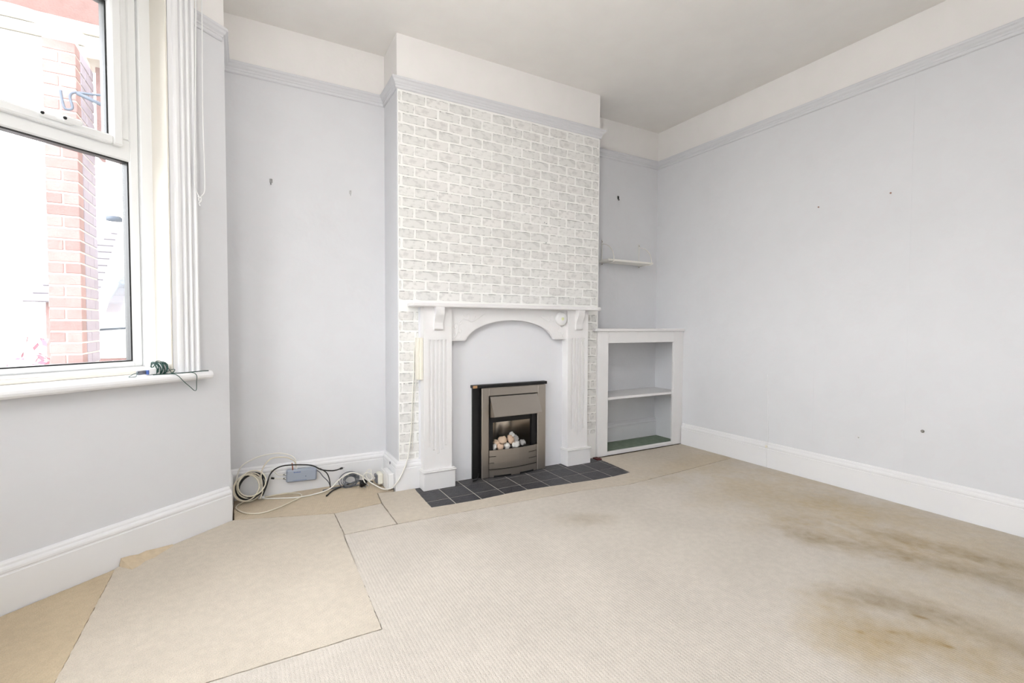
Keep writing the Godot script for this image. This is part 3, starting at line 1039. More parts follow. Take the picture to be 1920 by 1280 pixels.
# ---------------------------------------------------------------- electric fire
func build_fire():
	var o := thing("electric_fire", "brushed steel electric fire with sloping hood and slotted front", "fire")
	var sp := begin()
	bx(sp, Vector3(0.456, -0.004, 0.282), Vector3(0.505, 0.562, 0.298))
	bx(sp, Vector3(0.505, -0.004, 0.282), Vector3(0.546, 0.562, 0.312))
	bx(sp, Vector3(0.925, -0.004, 0.282), Vector3(0.968, 0.562, 0.312))
	bx(sp, Vector3(0.505, 0.52, 0.282), Vector3(0.968, 0.562, 0.312))
	obj("spacer", done(sp), M.black, o)
	var top := obj("top_strip", box_mesh(Vector3(0.447, 0.560, 0.282), Vector3(0.985, 0.578, 0.322), 0.001), M.black, o)
	obj("raw_end", box_mesh(Vector3(0.4465, 0.561, 0.322), Vector3(0.475, 0.577, 0.3232)), M.wood, top)
	# picture-frame front
	var x0 := 0.503
	var x1 := 0.971
	var fr := begin()
	var ox0 := 0.553
	var ox1 := 0.907
	bx(fr, Vector3(x0, -0.002, 0.312), Vector3(ox0, 0.5585, 0.33), 0.004)
	bx(fr, Vector3(ox1, -0.002, 0.312), Vector3(x1, 0.5585, 0.33), 0.004)
	bx(fr, Vector3(ox0 - 0.004, 0.506, 0.312), Vector3(ox1 + 0.004, 0.5585, 0.33), 0.004)
	obj("front_frame", done(fr), M.steel, o)
	# hood: folded sheet, open below
	var hd := begin()
	var ht := [0.558, 0.902]
	var y0 := 0.503
	var y1 := 0.392
	var z0 := 0.333
	var z1 := 0.392
	quad(hd, Vector3(ht[0], y0, z0), Vector3(ht[1], y0, z0), Vector3(ht[1], y1, z1), Vector3(ht[0], y1, z1), Vector3(0, 1, 1))
	quad(hd, Vector3(ht[0], y0 - 0.004, z0 - 0.002), Vector3(ht[1], y0 - 0.004, z0 - 0.002), Vector3(ht[1], y1, z1 - 0.003), Vector3(ht[0], y1, z1 - 0.003), Vector3(0, -1, -1))
	quad(hd, Vector3(ht[0], y1, z1), Vector3(ht[1], y1, z1), Vector3(ht[1], y1 - 0.006, z1), Vector3(ht[0], y1 - 0.006, z1), Vector3(0, 0, 1))
	quad(hd, Vector3(ht[0], y1 - 0.006, z1), Vector3(ht[1], y1 - 0.006, z1), Vector3(ht[1], y1, z1 - 0.003), Vector3(ht[0], y1, z1 - 0.003), Vector3(0, -1, -1))
	for s in [0, 1]:
		var x: float = ht[s]
		var ins := 0.0012 if s == 0 else -0.0012
		for dx in [0.0, ins]:
			tri(hd, Vector3(x + dx, y0, z0), Vector3(x + dx, y1 - 0.006, z1), Vector3(x + dx, y1 - 0.02, 0.315), Vector3(-1 if (s == 0) == (dx == 0.0) else 1, 0, 0))
			tri(hd, Vector3(x + dx, y0, z0), Vector3(x + dx, y1 - 0.02, 0.315), Vector3(x + dx, y0, 0.315), Vector3(-1 if (s == 0) == (dx == 0.0) else 1, 0, 0))
	obj("hood", done(hd), M.steel, o)
	# firebox: black sides, steel reflector bent in a curve, tray
	var fb := begin()
	bx(fb, Vector3(0.552, 0.0, 0.075), Vector3(0.560, 0.506, 0.312))
	bx(fb, Vector3(0.900, 0.0, 0.075), Vector3(0.908, 0.506, 0.312))
	bx(fb, Vector3(0.560, 0.498, 0.075), Vector3(0.900, 0.506, 0.312))
	bx(fb, Vector3(0.560, 0.0, 0.066), Vector3(0.900, 0.498, 0.076))
	bx(fb, Vector3(0.560, 0.15, 0.29), Vector3(0.588, 0.498, 0.312))
	bx(fb, Vector3(0.872, 0.15, 0.29), Vector3(0.900, 0.498, 0.312))
	obj("firebox", done(fb), M.black, o)
	obj("hood_shadow_plate", box_mesh(Vector3(0.560, 0.335, 0.296), Vector3(0.900, 0.498, 0.302)), M.black, o)  # black plate put in for the dark shadow band under the hood lip
	var rf := begin(true)
	var n := 16
	for i in n:
		var pa := reflector(float(i) / n)
		var pb := reflector(float(i + 1) / n)
		quad(rf, Vector3(pa.x, 0.152, pa.y), Vector3(pb.x, 0.152, pb.y), Vector3(pb.x, 0.49, pb.y), Vector3(pa.x, 0.49, pa.y), Vector3(0, 0, 1))
	obj("reflector", done(rf), M.mirror, o)
	obj("tray", box_mesh(Vector3(0.562, 0.14, 0.08), Vector3(0.898, 0.152, 0.314)), M.black, o)
	# slotted front: bowed bars
	obj("slot_backing", box_mesh(Vector3(0.560, 0.0, 0.314), Vector3(0.900, 0.14, 0.318)), M.black, o)
	var rows := [[0.131, 0.168], [0.0905, 0.1265], [0.0505, 0.0865], [0.0, 0.0455]]
	for r in rows: obj("front_bar", bowed(0.556, 0.905, r[0], r[1]), M.steel, o)
	var fill := begin()
	bowed_into(fill, 0.60, 0.835, 0.1262, 0.1313, -0.0006)
	bowed_into(fill, 0.587, 0.835, 0.0862, 0.0908, -0.0006)
	obj("bar_web", done(fill), M.steel, o)
	for cut in [[0.585, 0.70], [0.765, 0.875]]:
		var ft := begin()
		bowed_into(ft, cut[0], cut[1], -0.0025, 0.009, 0.0008)
		obj("base_cutout", done(ft), M.black, o)
	# loose lead end by the left foot of the fire
	var ld := obj("fire_flex", tube_mesh(smooth_path([Vector3(0.49, 0.03, 0.31), Vector3(0.478, 0.012, 0.325), Vector3(0.46, 0.004, 0.34), Vector3(0.435, 0.003, 0.345)]), 0.0035, 7), M.cable_black)
	tag(ld, "short black flex lying by the left foot of the fire", "cable")
	# pebbles
	var pc := [mat(Color(0.89, 0.79, 0.69), 0.8), mat(Color(0.92, 0.91, 0.89), 0.8), mat(Color(0.68, 0.67, 0.66), 0.8), mat(Color(0.87, 0.75, 0.65), 0.8)]
	var pb := [
		[0.612, 0.174, 0.285, 0.015, 0.021, 1, "white pebble at the left end of the fire tray"],
		[0.634, 0.198, 0.268, 0.021, 0.017, 0, "small peach pebble lying on the left heap of the fire"],
		[0.650, 0.172, 0.292, 0.021, 0.02, 3, "peach pebble at the front left of the fire tray"],
		[0.683, 0.206, 0.262, 0.033, 0.026, 0, "largest peach pebble on top of the heap in the fire"],
		[0.702, 0.172, 0.290, 0.027, 0.02, 1, "pale oblong pebble below the largest peach one"],
		[0.737, 0.208, 0.272, 0.024, 0.029, 3, "upright peach pebble in the middle of the fire"],
		[0.757, 0.226, 0.248, 0.019, 0.022, 1, "white pebble perched at the back of the heap"],
		[0.777, 0.203, 0.262, 0.021, 0.025, 2, "grey pebble leaning behind the middle of the heap"],
		[0.764, 0.174, 0.290, 0.031, 0.021, 1, "broad white pebble at the front middle of the fire tray"],
		[0.824, 0.178, 0.280, 0.029, 0.019, 2, "flat grey pebble at the right end of the fire tray"],
		[0.795, 0.171, 0.262, 0.022, 0.019, 2, "dull grey pebble behind the broad white one"],
		[0.665, 0.170, 0.255, 0.022, 0.018, 2, "dark pebble half hidden under the peach ones"]]
	for i in pb.size():
		var q: Array = pb[i]
		var m := obj("pebble", pebble_mesh(Vector3(q[3], q[4], min(q[3], 0.02)), i + 3), pc[q[5]], null, Transform3D(Basis(Vector3.UP, i * 0.7 - 2.0).rotated(Vector3(0, 0, 1), (i % 3 - 1) * 0.3), Vector3(q[0], q[1], q[2])))
		tag(m, q[6], "pebble", "pebbles in the electric fire")

func reflector(t: float) -> Vector2:
	var a: float = lerp(-1.25, 1.25, t)
	return Vector2(0.73 + 0.162 * sin(a) / sin(1.25), 0.285 - 0.19 * (cos(a) - cos(1.25)) / (1.0 - cos(1.25)))

func bow(x: float) -> float:
	var k := (x - 0.7305) / 0.1745
	return 0.326 + 0.022 * (1.0 - k * k)

func bowed_into(st: SurfaceTool, a: float, b: float, y0: float, y1: float, push := 0.0):
	var n := 12
	for i in n:
		var p: float = lerp(a, b, float(i) / n)
		var q: float = lerp(a, b, float(i + 1) / n)
		var zp := bow(p) + push
		var zq := bow(q) + push
		quad(st, Vector3(p, y0, zp), Vector3(q, y0, zq), Vector3(q, y1, zq), Vector3(p, y1, zp), Vector3(0, 0, 1))
		quad(st, Vector3(p, y1, zp), Vector3(q, y1, zq), Vector3(q, y1, zq - 0.006), Vector3(p, y1, zp - 0.006), Vector3.UP)
		quad(st, Vector3(p, y0, zp), Vector3(q, y0, zq), Vector3(q, y0, zq - 0.006), Vector3(p, y0, zp - 0.006), Vector3.DOWN)
	for x in [a, b]:
		quad(st, Vector3(x, y0, bow(x) + push), Vector3(x, y1, bow(x) + push), Vector3(x, y1, bow(x) + push - 0.006), Vector3(x, y0, bow(x) + push - 0.006), Vector3(-1 if x == a else 1, 0, 0))

func bowed(a: float, b: float, y0: float, y1: float) -> ArrayMesh:
	var st := begin()
	bowed_into(st, a, b, y0, y1)
	return done(st)

# ---------------------------------------------------------------- hearth
func build_hearth():
	var o := thing("tiled_hearth", "hearth of dark slate tiles with pale grout in front of the fire", "hearth")
	obj("grout_bed", box_mesh(Vector3(0.04, -0.0118, CD), Vector3(1.43, -0.0045, 0.70)), M.grout, o)
	var ms := [M.slate, M.slate2, M.slate3]
	for i in range(-1, 10):
		for k in range(0, 3):
			var x0: float = max(0.212 + 0.1483 * (i - 1) + 0.003, 0.045)
			var x1: float = min(0.212 + 0.1483 * i - 0.003, 1.428)
			var z0: float = max(0.378 + 0.1483 * (k - 1) + 0.003, 0.284)
			var z1: float = min(0.378 + 0.1483 * k - 0.003, 0.698)
			if x1 - x0 < 0.02: continue
			obj("tile", box_mesh(Vector3(x0, -0.008, z0), Vector3(x1, -0.0025 + rng.randf_range(-0.0004, 0.0004), z1), 0.0012), pick(ms), o)
	var rd := obj("carpet_scrap", box_mesh(Vector3(1.395, -0.004, 0.292), Vector3(1.438, 0.006, 0.35), 0.004), M.maroon)
	tag(rd, "scrap of dark red carpet between hearth and cupboard foot", "carpet scrap")

# ---------------------------------------------------------------- alcove cupboard
func build_cupboard():
	var o := thing("alcove_cupboard", "white built-in alcove cupboard with open front and one shelf", "cupboard")
	var z0 := 0.277
	var z1 := 0.296
	obj("stile", box_mesh(Vector3(1.437, 0.0, z0), Vector3(1.532, 0.905, z1), 0.002), M.surround, o)
	obj("stile", box_mesh(Vector3(2.20, 0.0, z0), Vector3(RX, 0.905, z1), 0.002), M.surround, o)
	obj("top_rail", box_mesh(Vector3(1.532, 0.82, z0), Vector3(2.20, 0.905, z1), 0.001), M.surround, o)
	obj("bottom_rail", box_mesh(Vector3(1.532, 0.0, z0 - 0.004), Vector3(2.20, 0.026, z1 - 0.002), 0.002), M.surround, o)
	var top := begin()
	bx(top, Vector3(CW, 0.905, 0.0), Vector3(RX, 0.925, z0))
	bx(top, Vector3(1.40, 0.905, z0), Vector3(RX, 0.925, 0.312), 0.003)
	obj("top_board", done(top), M.surround, o)
	obj("shelf", box_mesh(Vector3(CW, 0.404, 0.0), Vector3(RX, 0.422, 0.276), 0.001), M.surround, o)
	obj("batten", box_mesh(Vector3(RX - 0.018, 0.366, 0.02), Vector3(RX, 0.402, 0.26), 0.002), M.surround, o)
	obj("floor_lining", box_mesh(Vector3(CW, -0.004, 0.022), Vector3(RX, 0.012, 0.272)), M.green, o)

func build_wall_shelf():
	var o := thing("wall_shelf", "small cream shelf on two curved wire brackets in the right alcove", "shelf")
	var st := begin()
	bx(st, Vector3(1.655, 1.441, 0.004), Vector3(2.125, 1.456, 0.142), 0.003)
	obj("board", done(st), M.shelf, o)
	for x in [1.705, 2.098]:
		var w := begin(true)
		tube(w, [Vector3(x, 1.425, 0.005), Vector3(x, 1.62, 0.005)], 0.0035, 8)
		var arc := []
		for k in 13:
			var g := PI * 0.5 * k / 12.0
			arc.append(Vector3(x, 1.452 + 0.136 * cos(g), 0.005 + 0.142 * sin(g)))
		arc.append(Vector3(x, 1.436, 0.147))
		tube(w, arc, 0.0032, 8)
		tube(w, [Vector3(x, 1.437, 0.147), Vector3(x, 1.437, 0.004)], 0.0032, 8)
		var br := obj("bracket", done(w), M.shelf, o)
		for y in [1.43, 1.605]:
			var s := begin(true)
			lathe(s, [Vector2(0.0042, 0), Vector2(0.0042, 0.002), Vector2(0, 0.0035)], Transform3D(Basis(Vector3.RIGHT, Vector3(0, 0, 1), Vector3(0, -1, 0)), Vector3(x, y, 0.0078)), 10)
			obj("screw", done(s), M.screw, br)

# ---------------------------------------------------------------- cables and boxes in the left alcove
func coil(st: SurfaceTool, c: Vector3, r: float, squash: float, lean: float, turns: float, tube_r: float, sd: int, loose := 0.1):
	var pts := []
	var g := RandomNumberGenerator.new()
	g.seed = sd
	var wob := []
	for i in 12: wob.append(g.randf_range(-1, 1))
	var n := int(turns * 26)
	for i in n + 1:
		var a := TAU * i / 26.0
		var t := float(i) / n
		var rr := r * (1.0 + loose * sin(a * 0.37 + wob[0] * 3.0) + 0.05 * sin(a * 1.9 + wob[1] * 3.0)) - 0.01 * sin(t * 9.0)
		var p := Vector3(cos(a) * rr, sin(a) * rr * squash, 0.012 * sin(a * 0.5 + wob[2] * 3.0) + 0.008 * sin(t * 13.0 + wob[3]))
		p = p.rotated(Vector3.RIGHT, lean)
		pts.append(c + p + Vector3(0.008 * sin(t * 7.0 + wob[4]), 0.006 * sin(t * 5.0 + wob[5]), 0) * (loose * 10.0))
	tube(st, pts, tube_r, 7)

func build_left_corner():
	# router fixed to the skirting
	var ro := thing("router", "flat blue-grey router box fixed to the left alcove skirting", "router", Transform3D(Basis(Vector3(0, 0, 1), -0.045), Vector3(-0.487, 0.098, 0.021)))
	obj("case", box_mesh(Vector3(-0.079, -0.036, 0.0), Vector3(0.079, 0.034, 0.036), 0.007), M.router, ro)
	var pr := begin()
	for k in 7: bx(pr, Vector3(-0.042 + k * 0.0052, 0.017, 0.036), Vector3(-0.0385 + k * 0.0052, 0.0215 if k % 3 else 0.0225, 0.0364))
	for k in 14: bx(pr, Vector3(-0.045 + k * 0.0052, -0.027, 0.036), Vector3(-0.0425 + k * 0.0052, -0.024, 0.0363))
	tag(obj("print", done(pr), M.print_blue, ro), "", "", "", "stuff")
	obj("led", box_mesh(Vector3(0.018, -0.008, 0.036), Vector3(0.023, -0.005, 0.0366)), M.cable_black, ro)
	for y in [-0.014, 0.008]:
		var sk := begin(true)
		lathe(sk, [Vector2(0.0055, 0), Vector2(0.0055, 0.010), Vector2(0.004, 0.010), Vector2(0.004, 0.016), Vector2(0, 0.016)], Transform3D(Basis(Vector3(0, 1, 0), Vector3(-1, 0, 0), Vector3(0, 0, 1)), Vector3(-0.079, y, 0.018)), 10)
		obj("socket", done(sk), M.chrome, ro)
	obj("top_plug", box_mesh(Vector3(-0.034, 0.034, 0.012), Vector3(-0.022, 0.056, 0.026), 0.002), M.plastic, ro)
	# leads of the router
	var w := begin(true)
	tube(w, smooth_path([Vector3(-0.516, 0.152, 0.042), Vector3(-0.520, 0.191, 0.05), Vector3(-0.548, 0.220, 0.056), Vector3(-0.603, 0.239, 0.06), Vector3(-0.662, 0.238, 0.06), Vector3(-0.716, 0.227, 0.06), Vector3(-0.779, 0.194, 0.062), Vector3(-0.800, 0.147, 0.066), Vector3(-0.804, 0.095, 0.072), Vector3(-0.785, 0.045, 0.09)]), 0.0032, 7)
	tag(obj("aerial_lead", done(w), M.cable_white), "white lead arching high from the router to the coil", "cable")
	w = begin(true)
	tube(w, smooth_path([Vector3(-0.514, 0.150, 0.046), Vector3(-0.526, 0.185, 0.056), Vector3(-0.571, 0.213, 0.062), Vector3(-0.636, 0.216, 0.066), Vector3(-0.669, 0.190, 0.07), Vector3(-0.688, 0.150, 0.076), Vector3(-0.690, 0.108, 0.088), Vector3(-0.684, 0.058, 0.10), Vector3(-0.697, 0.018, 0.115)]), 0.0032, 7)
	tag(obj("aerial_lead", done(w), M.cable_cream), "cream lead in a lower arch from the router to the floor", "cable")
	w = begin(true)
	tube(w, smooth_path([Vector3(-0.685, 0.030, 0.10), Vector3(-0.665, 0.078, 0.095), Vector3(-0.649, 0.130, 0.085), Vector3(-0.621, 0.159, 0.078), Vector3(-0.572, 0.169, 0.07), Vector3(-0.488, 0.160, 0.066), Vector3(-0.431, 0.147, 0.066), Vector3(-0.384, 0.120, 0.08), Vector3(-0.325, 0.108, 0.085), Vector3(-0.285, 0.113, 0.085)]), 0.0036, 8)
	var bl := thing("coaxial_lead", "black lead looped over the router with a free end", "cable")
	obj("flex", done(w), M.cable_black, bl)
	obj("jack", tube_mesh([Vector3(-0.287, 0.113, 0.085), Vector3(-0.272, 0.116, 0.085)], 0.006, 10), M.cable_black, bl)
	obj("tip", tube_mesh([Vector3(-0.272, 0.116, 0.085), Vector3(-0.264, 0.1175, 0.085)], 0.003, 8), M.chrome, bl)
	w = begin(true)
	tube(w, smooth_path([Vector3(-0.408, 0.112, 0.045), Vector3(-0.392, 0.10, 0.055), Vector3(-0.377, 0.078, 0.07), Vector3(-0.350, 0.045, 0.075), Vector3(-0.338, 0.012, 0.08)]), 0.0026, 7)
	tag(obj("power_lead", done(w), M.cable_grey), "thin grey lead from the router's right end to the floor", "cable")
	w = begin(true)
	tube(w, smooth_path([Vector3(-0.394, 0.128, 0.076), Vector3(-0.36, 0.10, 0.082), Vector3(-0.345, 0.06, 0.085), Vector3(-0.341, 0.01, 0.088)]), 0.003, 7)
	tag(obj("power_lead", done(w), M.cable_black), "thin black lead dropping from the free black end to the floor", "cable")
	for k in 2:
		var sp := begin(true)
		var y: float = 0.086 if k == 0 else 0.107
		tube(sp, smooth_path([Vector3(-0.582, y + 0.004, 0.04), Vector3(-0.605, y + 0.008, 0.046), Vector3(-0.628, y + 0.014 + 0.02 * k, 0.05)]), 0.0028, 7)
		var t := thing("coaxial_plug", ["white coaxial plug lead in the router's lower socket", "white coaxial plug lead in the router's upper socket"][k], "cable")
		obj("flex", done(sp), M.cable_white, t)
		obj("plug", tube_mesh([Vector3(-0.626, y + 0.0135 + 0.02 * k, 0.05), Vector3(-0.641, y + 0.018 + 0.02 * k, 0.051)], 0.0055, 10), M.cable_black if k == 0 else M.cable_white, t)
	# coils in the corner
	w = begin(true)
	coil(w, Vector3(-0.738, 0.078, 0.066), 0.066, 1.0, -0.25, 3.6, 0.004, 3)
	tag(obj("cable_coil", done(w), M.cable_black), "black cable coiled behind the cream one in the corner", "cable")
	w = begin(true)
	coil(w, Vector3(-0.748, 0.090, 0.094), 0.062, 1.02, -0.3, 4.3, 0.0034, 8, 0.19)
	tag(obj("cable_coil", done(w), M.cable_cream), "cream cable coiled upright against the pier corner", "cable")
	# floor loop with a small white coupler
	var fl := thing("floor_cable", "cream cable lying in a long loop on the carpet", "cable")
	w = begin(true)
	var lp := [Vector3(-0.676, 0.006, 0.062), Vector3(-0.632, 0.005, 0.045), Vector3(-0.556, 0.005, 0.045), Vector3(-0.503, 0.005, 0.085), Vector3(-0.498, 0.005, 0.137), Vector3(-0.531, 0.005, 0.176), Vector3(-0.616, 0.005, 0.254), Vector3(-0.698, 0.005, 0.292), Vector3(-0.765, 0.005, 0.252), Vector3(-0.802, 0.005, 0.176), Vector3(-0.802, 0.005, 0.125), Vector3(-0.770, 0.005, 0.073), Vector3(-0.718, 0.006, 0.058), Vector3(-0.69, 0.012, 0.056)]
	tube(w, smooth_path(lp), 0.0034, 7)
	obj("flex", done(w), M.cable_cream, fl)
	obj("coupler", tube_mesh([Vector3(-0.705, 0.009, 0.066), Vector3(-0.675, 0.009, 0.066)], 0.007, 10), M.plastic, fl)
	# white flex: junction box, down the chimney breast, past the socket and along the floor
	w = begin(true)
	tube(w, smooth_path([Vector3(0.104, 0.855, 0.289), Vector3(0.094, 0.80, 0.282), Vector3(0.090, 0.68, 0.281), Vector3(0.082, 0.52, 0.281), Vector3(0.075, 0.36, 0.282), Vector3(0.062, 0.25, 0.288), Vector3(0.040, 0.156, 0.298), Vector3(-0.005, 0.067, 0.302), Vector3(-0.046, 0.022, 0.295)]), 0.0036, 8)
	var wf := thing("white_flex", "long white flex from the cream box down to the floor", "cable")
	obj("wall_run", done(w), M.cable_white, wf)
	w = begin(true)
	tube(w, smooth_path([Vector3(-0.046, 0.022, 0.295), Vector3(-0.078, 0.010, 0.25), Vector3(-0.113, 0.018, 0.17), Vector3(-0.150, 0.045, 0.135), Vector3(-0.180, 0.070, 0.12), Vector3(-0.227, 0.088, 0.11), Vector3(-0.288, 0.066, 0.115), Vector3(-0.352, 0.020, 0.13), Vector3(-0.436, 0.005, 0.135), Vector3(-0.512, 0.005, 0.143), Vector3(-0.597, 0.005, 0.115), Vector3(-0.68, 0.006, 0.078)]), 0.0036, 8)
	obj("floor_run", done(w), M.cable_white, wf)
	w = begin(true)
	tube(w, smooth_path([Vector3(0.107, 0.640, 0.286), Vector3(0.096, 0.56, 0.281), Vector3(0.088, 0.42, 0.281), Vector3(0.083, 0.30, 0.281), Vector3(0.081, 0.225, 0.282)]), 0.0022, 7)
	tag(obj("thin_lead", done(w), M.cable_white), "thin white lead hanging below the cream box", "cable")
	# grey coil, dark leads and plug
	w = begin(true)
	coil(w, Vector3(-0.232, 0.040, 0.085), 0.042, 0.78, -0.5, 6.2, 0.0028, 5)
	tag(obj("cable_coil", done(w), M.cable_grey), "small coil of grey cable beside the black plug", "cable")
	w = begin(true)
	tube(w, smooth_path([Vector3(-0.377, 0.0055, 0.194), Vector3(-0.329, 0.0055, 0.118), Vector3(-0.265, 0.012, 0.09), Vector3(-0.20, 0.03, 0.10), Vector3(-0.150, 0.030, 0.11), Vector3(-0.11, 0.02, 0.13)]), 0.004, 8)
	tag(obj("dark_lead", done(w), M.cable_black), "dark lead with a cut end pointing into the room", "cable")
	var pg := thing("mains_plug", "black three-pin plug on a dark grey lead lying on the carpet", "plug")
	w = begin(true)
	tube(w, smooth_path([Vector3(-0.382, 0.0055, 0.094), Vector3(-0.290, 0.0055, 0.078), Vector3(-0.227, 0.0055, 0.092), Vector3(-0.188, 0.012, 0.117)]), 0.004, 8)
	obj("flex", done(w), M.cable_grey, pg)
	var at := Transform3D(Basis(Vector3(0, 1, 0), 0.5).rotated(Vector3(1, 0, 0), 0.5), Vector3(-0.163, 0.023, 0.128))
	obj("body", box_mesh(Vector3(-0.026, -0.019, -0.013), Vector3(0.024, 0.021, 0.013), 0.008), M.cable_black, pg, at)
	for q in [Vector3(0.0, 0.010, 0.013), Vector3(-0.011, -0.008, 0.013), Vector3(0.011, -0.008, 0.013)]:
		obj("pin", box_mesh(q - Vector3(0.003, 0.002, 0), q + Vector3(0.003, 0.002, 0.017), 0.001), M.chrome, pg, at)
	# double socket on the chimney side and what is plugged in
	var so := thing("wall_socket", "white surface-mounted socket low on the chimney breast side", "socket")
	obj("box", box_mesh(Vector3(-0.056, 0.006, 0.128), Vector3(-0.0205, 0.096, 0.262), 0.004), M.plastic, so)
	obj("face_plate", box_mesh(Vector3(-0.063, 0.003, 0.124), Vector3(-0.056, 0.099, 0.266), 0.003), M.plastic, so)
	var pa := thing("plug_adapter", "white and grey plug adapter in the low wall socket", "plug")
	obj("body", box_mesh(Vector3(-0.094, 0.018, 0.130), Vector3(-0.0635, 0.082, 0.190), 0.006), M.ivory, pa)
	obj("grip", box_mesh(Vector3(-0.104, 0.024, 0.136), Vector3(-0.094, 0.076, 0.184), 0.004), M.cable_grey, pa)
	w = begin(true)
	tube(w, smooth_path([Vector3(-0.104, 0.05, 0.16), Vector3(-0.122, 0.075, 0.15), Vector3(-0.125, 0.098, 0.14), Vector3(-0.145, 0.095, 0.135), Vector3(-0.150, 0.065, 0.14), Vector3(-0.136, 0.042, 0.15), Vector3(-0.120, 0.05, 0.155), Vector3(-0.128, 0.078, 0.15), Vector3(-0.155, 0.083, 0.14), Vector3(-0.17, 0.06, 0.14), Vector3(-0.16, 0.03, 0.15)]), 0.003, 7)
	obj("flex", done(w), M.cable_white, pa)
	var tp := obj("brass_pin", tube_mesh([Vector3(-0.5325, 0.13, 0.05), Vector3(-0.534, 0.158, 0.05), Vector3(-0.536, 0.172, 0.05)], 0.003, 8), M.copper)
	tag(tp, "small copper-coloured clip standing on the router's top", "clip")
	var hk := obj("wall_clip", box_mesh(Vector3(-0.024, 0.126, 0.172), Vector3(-0.0195, 0.142, 0.178), 0.001), M.cable_grey)
	tag(hk, "tiny grey clip on the skirting above the socket", "clip")

# ---------------------------------------------------------------- on and beside the window
func build_sill_things():
	var t := bay_frame(PIER, BU)
	var o := thing("fairy_light_adapter", "white plug adapter wound with dark green wire on the windowsill", "adapter", t)
	var Y := 0.735
	obj("plug_body", box_mesh(sv(0.352, Y + 0.001, -0.005), sv(0.306, Y + 0.028, 0.028), 0.004), M.plastic, o)
	obj("transformer", box_mesh(sv(0.302, Y + 0.001, -0.012), sv(0.262, Y + 0.046, 0.022), 0.008), M.plastic, o)
	obj("connector", tube_mesh([sv(0.352, Y + 0.013, 0.012), sv(0.384, Y + 0.012, 0.012)], 0.009, 10), M.cable_grey, o)
	obj("label_strip", box_mesh(sv(0.356, Y + 0.004, 0.004), sv(0.350, Y + 0.022, 0.0295), 0.001), M.print_blue, o)
	var w := begin(true)
	var wound := []
	for i in 9 * 14 + 1:
		var a := TAU * i / 14.0
		var k := i / 126.0
		wound.append(sv(0.326 - 0.048 * k + 0.004 * sin(a * 2.3), Y + 0.025 + 0.0235 * cos(a) + 0.004 * sin(a * 1.3), 0.010 + 0.0225 * sin(a)))
	tube(w, wound, 0.0022, 6)
	obj("wound_wire", done(w), M.wire_green, o)
	w = begin(true)
	tube(w, smooth_path([sv(0.384, Y + 0.012, 0.012), sv(0.402, Y + 0.010, 0.02), sv(0.425, Y + 0.002, 0.032), sv(0.430, Y + 0.0015, 0.045), sv(0.412, Y + 0.0015, 0.05), sv(0.40, Y + 0.008, 0.035), sv(0.386, Y + 0.016, 0.02)]), 0.0014, 6)
	tube(w, smooth_path([sv(0.335, Y + 0.035, 0.01), sv(0.322, Y + 0.05, 0.015), sv(0.305, Y + 0.056, 0.018), sv(0.284, Y + 0.038, 0.022), sv(0.268, Y + 0.012, 0.028), sv(0.262, Y + 0.002, 0.03), sv(0.250, Y + 0.014, 0.03), sv(0.262, Y + 0.017, 0.03), sv(0.30, Y + 0.004, 0.032)]), 0.0014, 6)
	tube(w, smooth_path([sv(0.34, Y + 0.0015, 0.035), sv(0.28, Y + 0.0015, 0.045), sv(0.23, Y + 0.0015, 0.052), sv(0.18, Y + 0.0015, 0.052), sv(0.145, Y + 0.0015, 0.05), sv(0.12, Y + 0.001, 0.055)]), 0.0018, 6)
	tube(w, smooth_path([sv(0.33, Y + 0.0015, 0.04), sv(0.28, Y + 0.0015, 0.056), sv(0.262, Y - 0.008, 0.068), sv(0.238, Y - 0.036, 0.07), sv(0.212, Y - 0.062, 0.07), sv(0.196, Y - 0.078, 0.07), sv(0.187, Y - 0.075, 0.07), sv(0.185, Y - 0.04, 0.07), sv(0.184, Y - 0.018, 0.0705), sv(0.190, Y - 0.005, 0.068), sv(0.2, Y + 0.0015, 0.056)]), 0.0014, 6)
	obj("loose_wire", done(w), M.wire_green, o)
	# looped blind cord on the pier
	var c := thing("blind_cord", "white looped blind cord with a knot beside the window casing", "cord", t)
	w = begin(true)
	tube(w, smooth_path([sv(0.139, 2.42, 0.046), sv(0.142, 2.354, 0.046), sv(0.148, 2.1, 0.046), sv(0.153, 1.92, 0.046), sv(0.160, 1.70, 0.046), sv(0.163, 1.58, 0.046), sv(0.158, 1.535, 0.046), sv(0.146, 1.511, 0.046), sv(0.140, 1.50, 0.046), sv(0.131, 1.512, 0.046), sv(0.120, 1.53, 0.046), sv(0.116, 1.571, 0.046), sv(0.119, 1.75, 0.046), sv(0.120, 1.936, 0.046), sv(0.117, 2.2, 0.046), sv(0.116, 2.37, 0.046), sv(0.118, 2.42, 0.046)]), 0.0026, 6)
	obj("loop", done(w), M.plastic, c)
	w = begin(true)
	tube(w, smooth_path([sv(0.147, 1.507, 0.044), sv(0.136, 1.497, 0.05), sv(0.140, 1.487, 0.044), sv(0.146, 1.496, 0.048), sv(0.136, 1.506, 0.046), sv(0.137, 1.487, 0.05), sv(0.143, 1.478, 0.046), sv(0.139, 1.466, 0.046)]), 0.0028, 6)
	obj("knot", done(w), M.plastic, c)
	obj("cleat", box_mesh(sv(0.15, 2.405, 0.0), sv(0.108, 2.44, 0.052), 0.003), M.plastic, c)

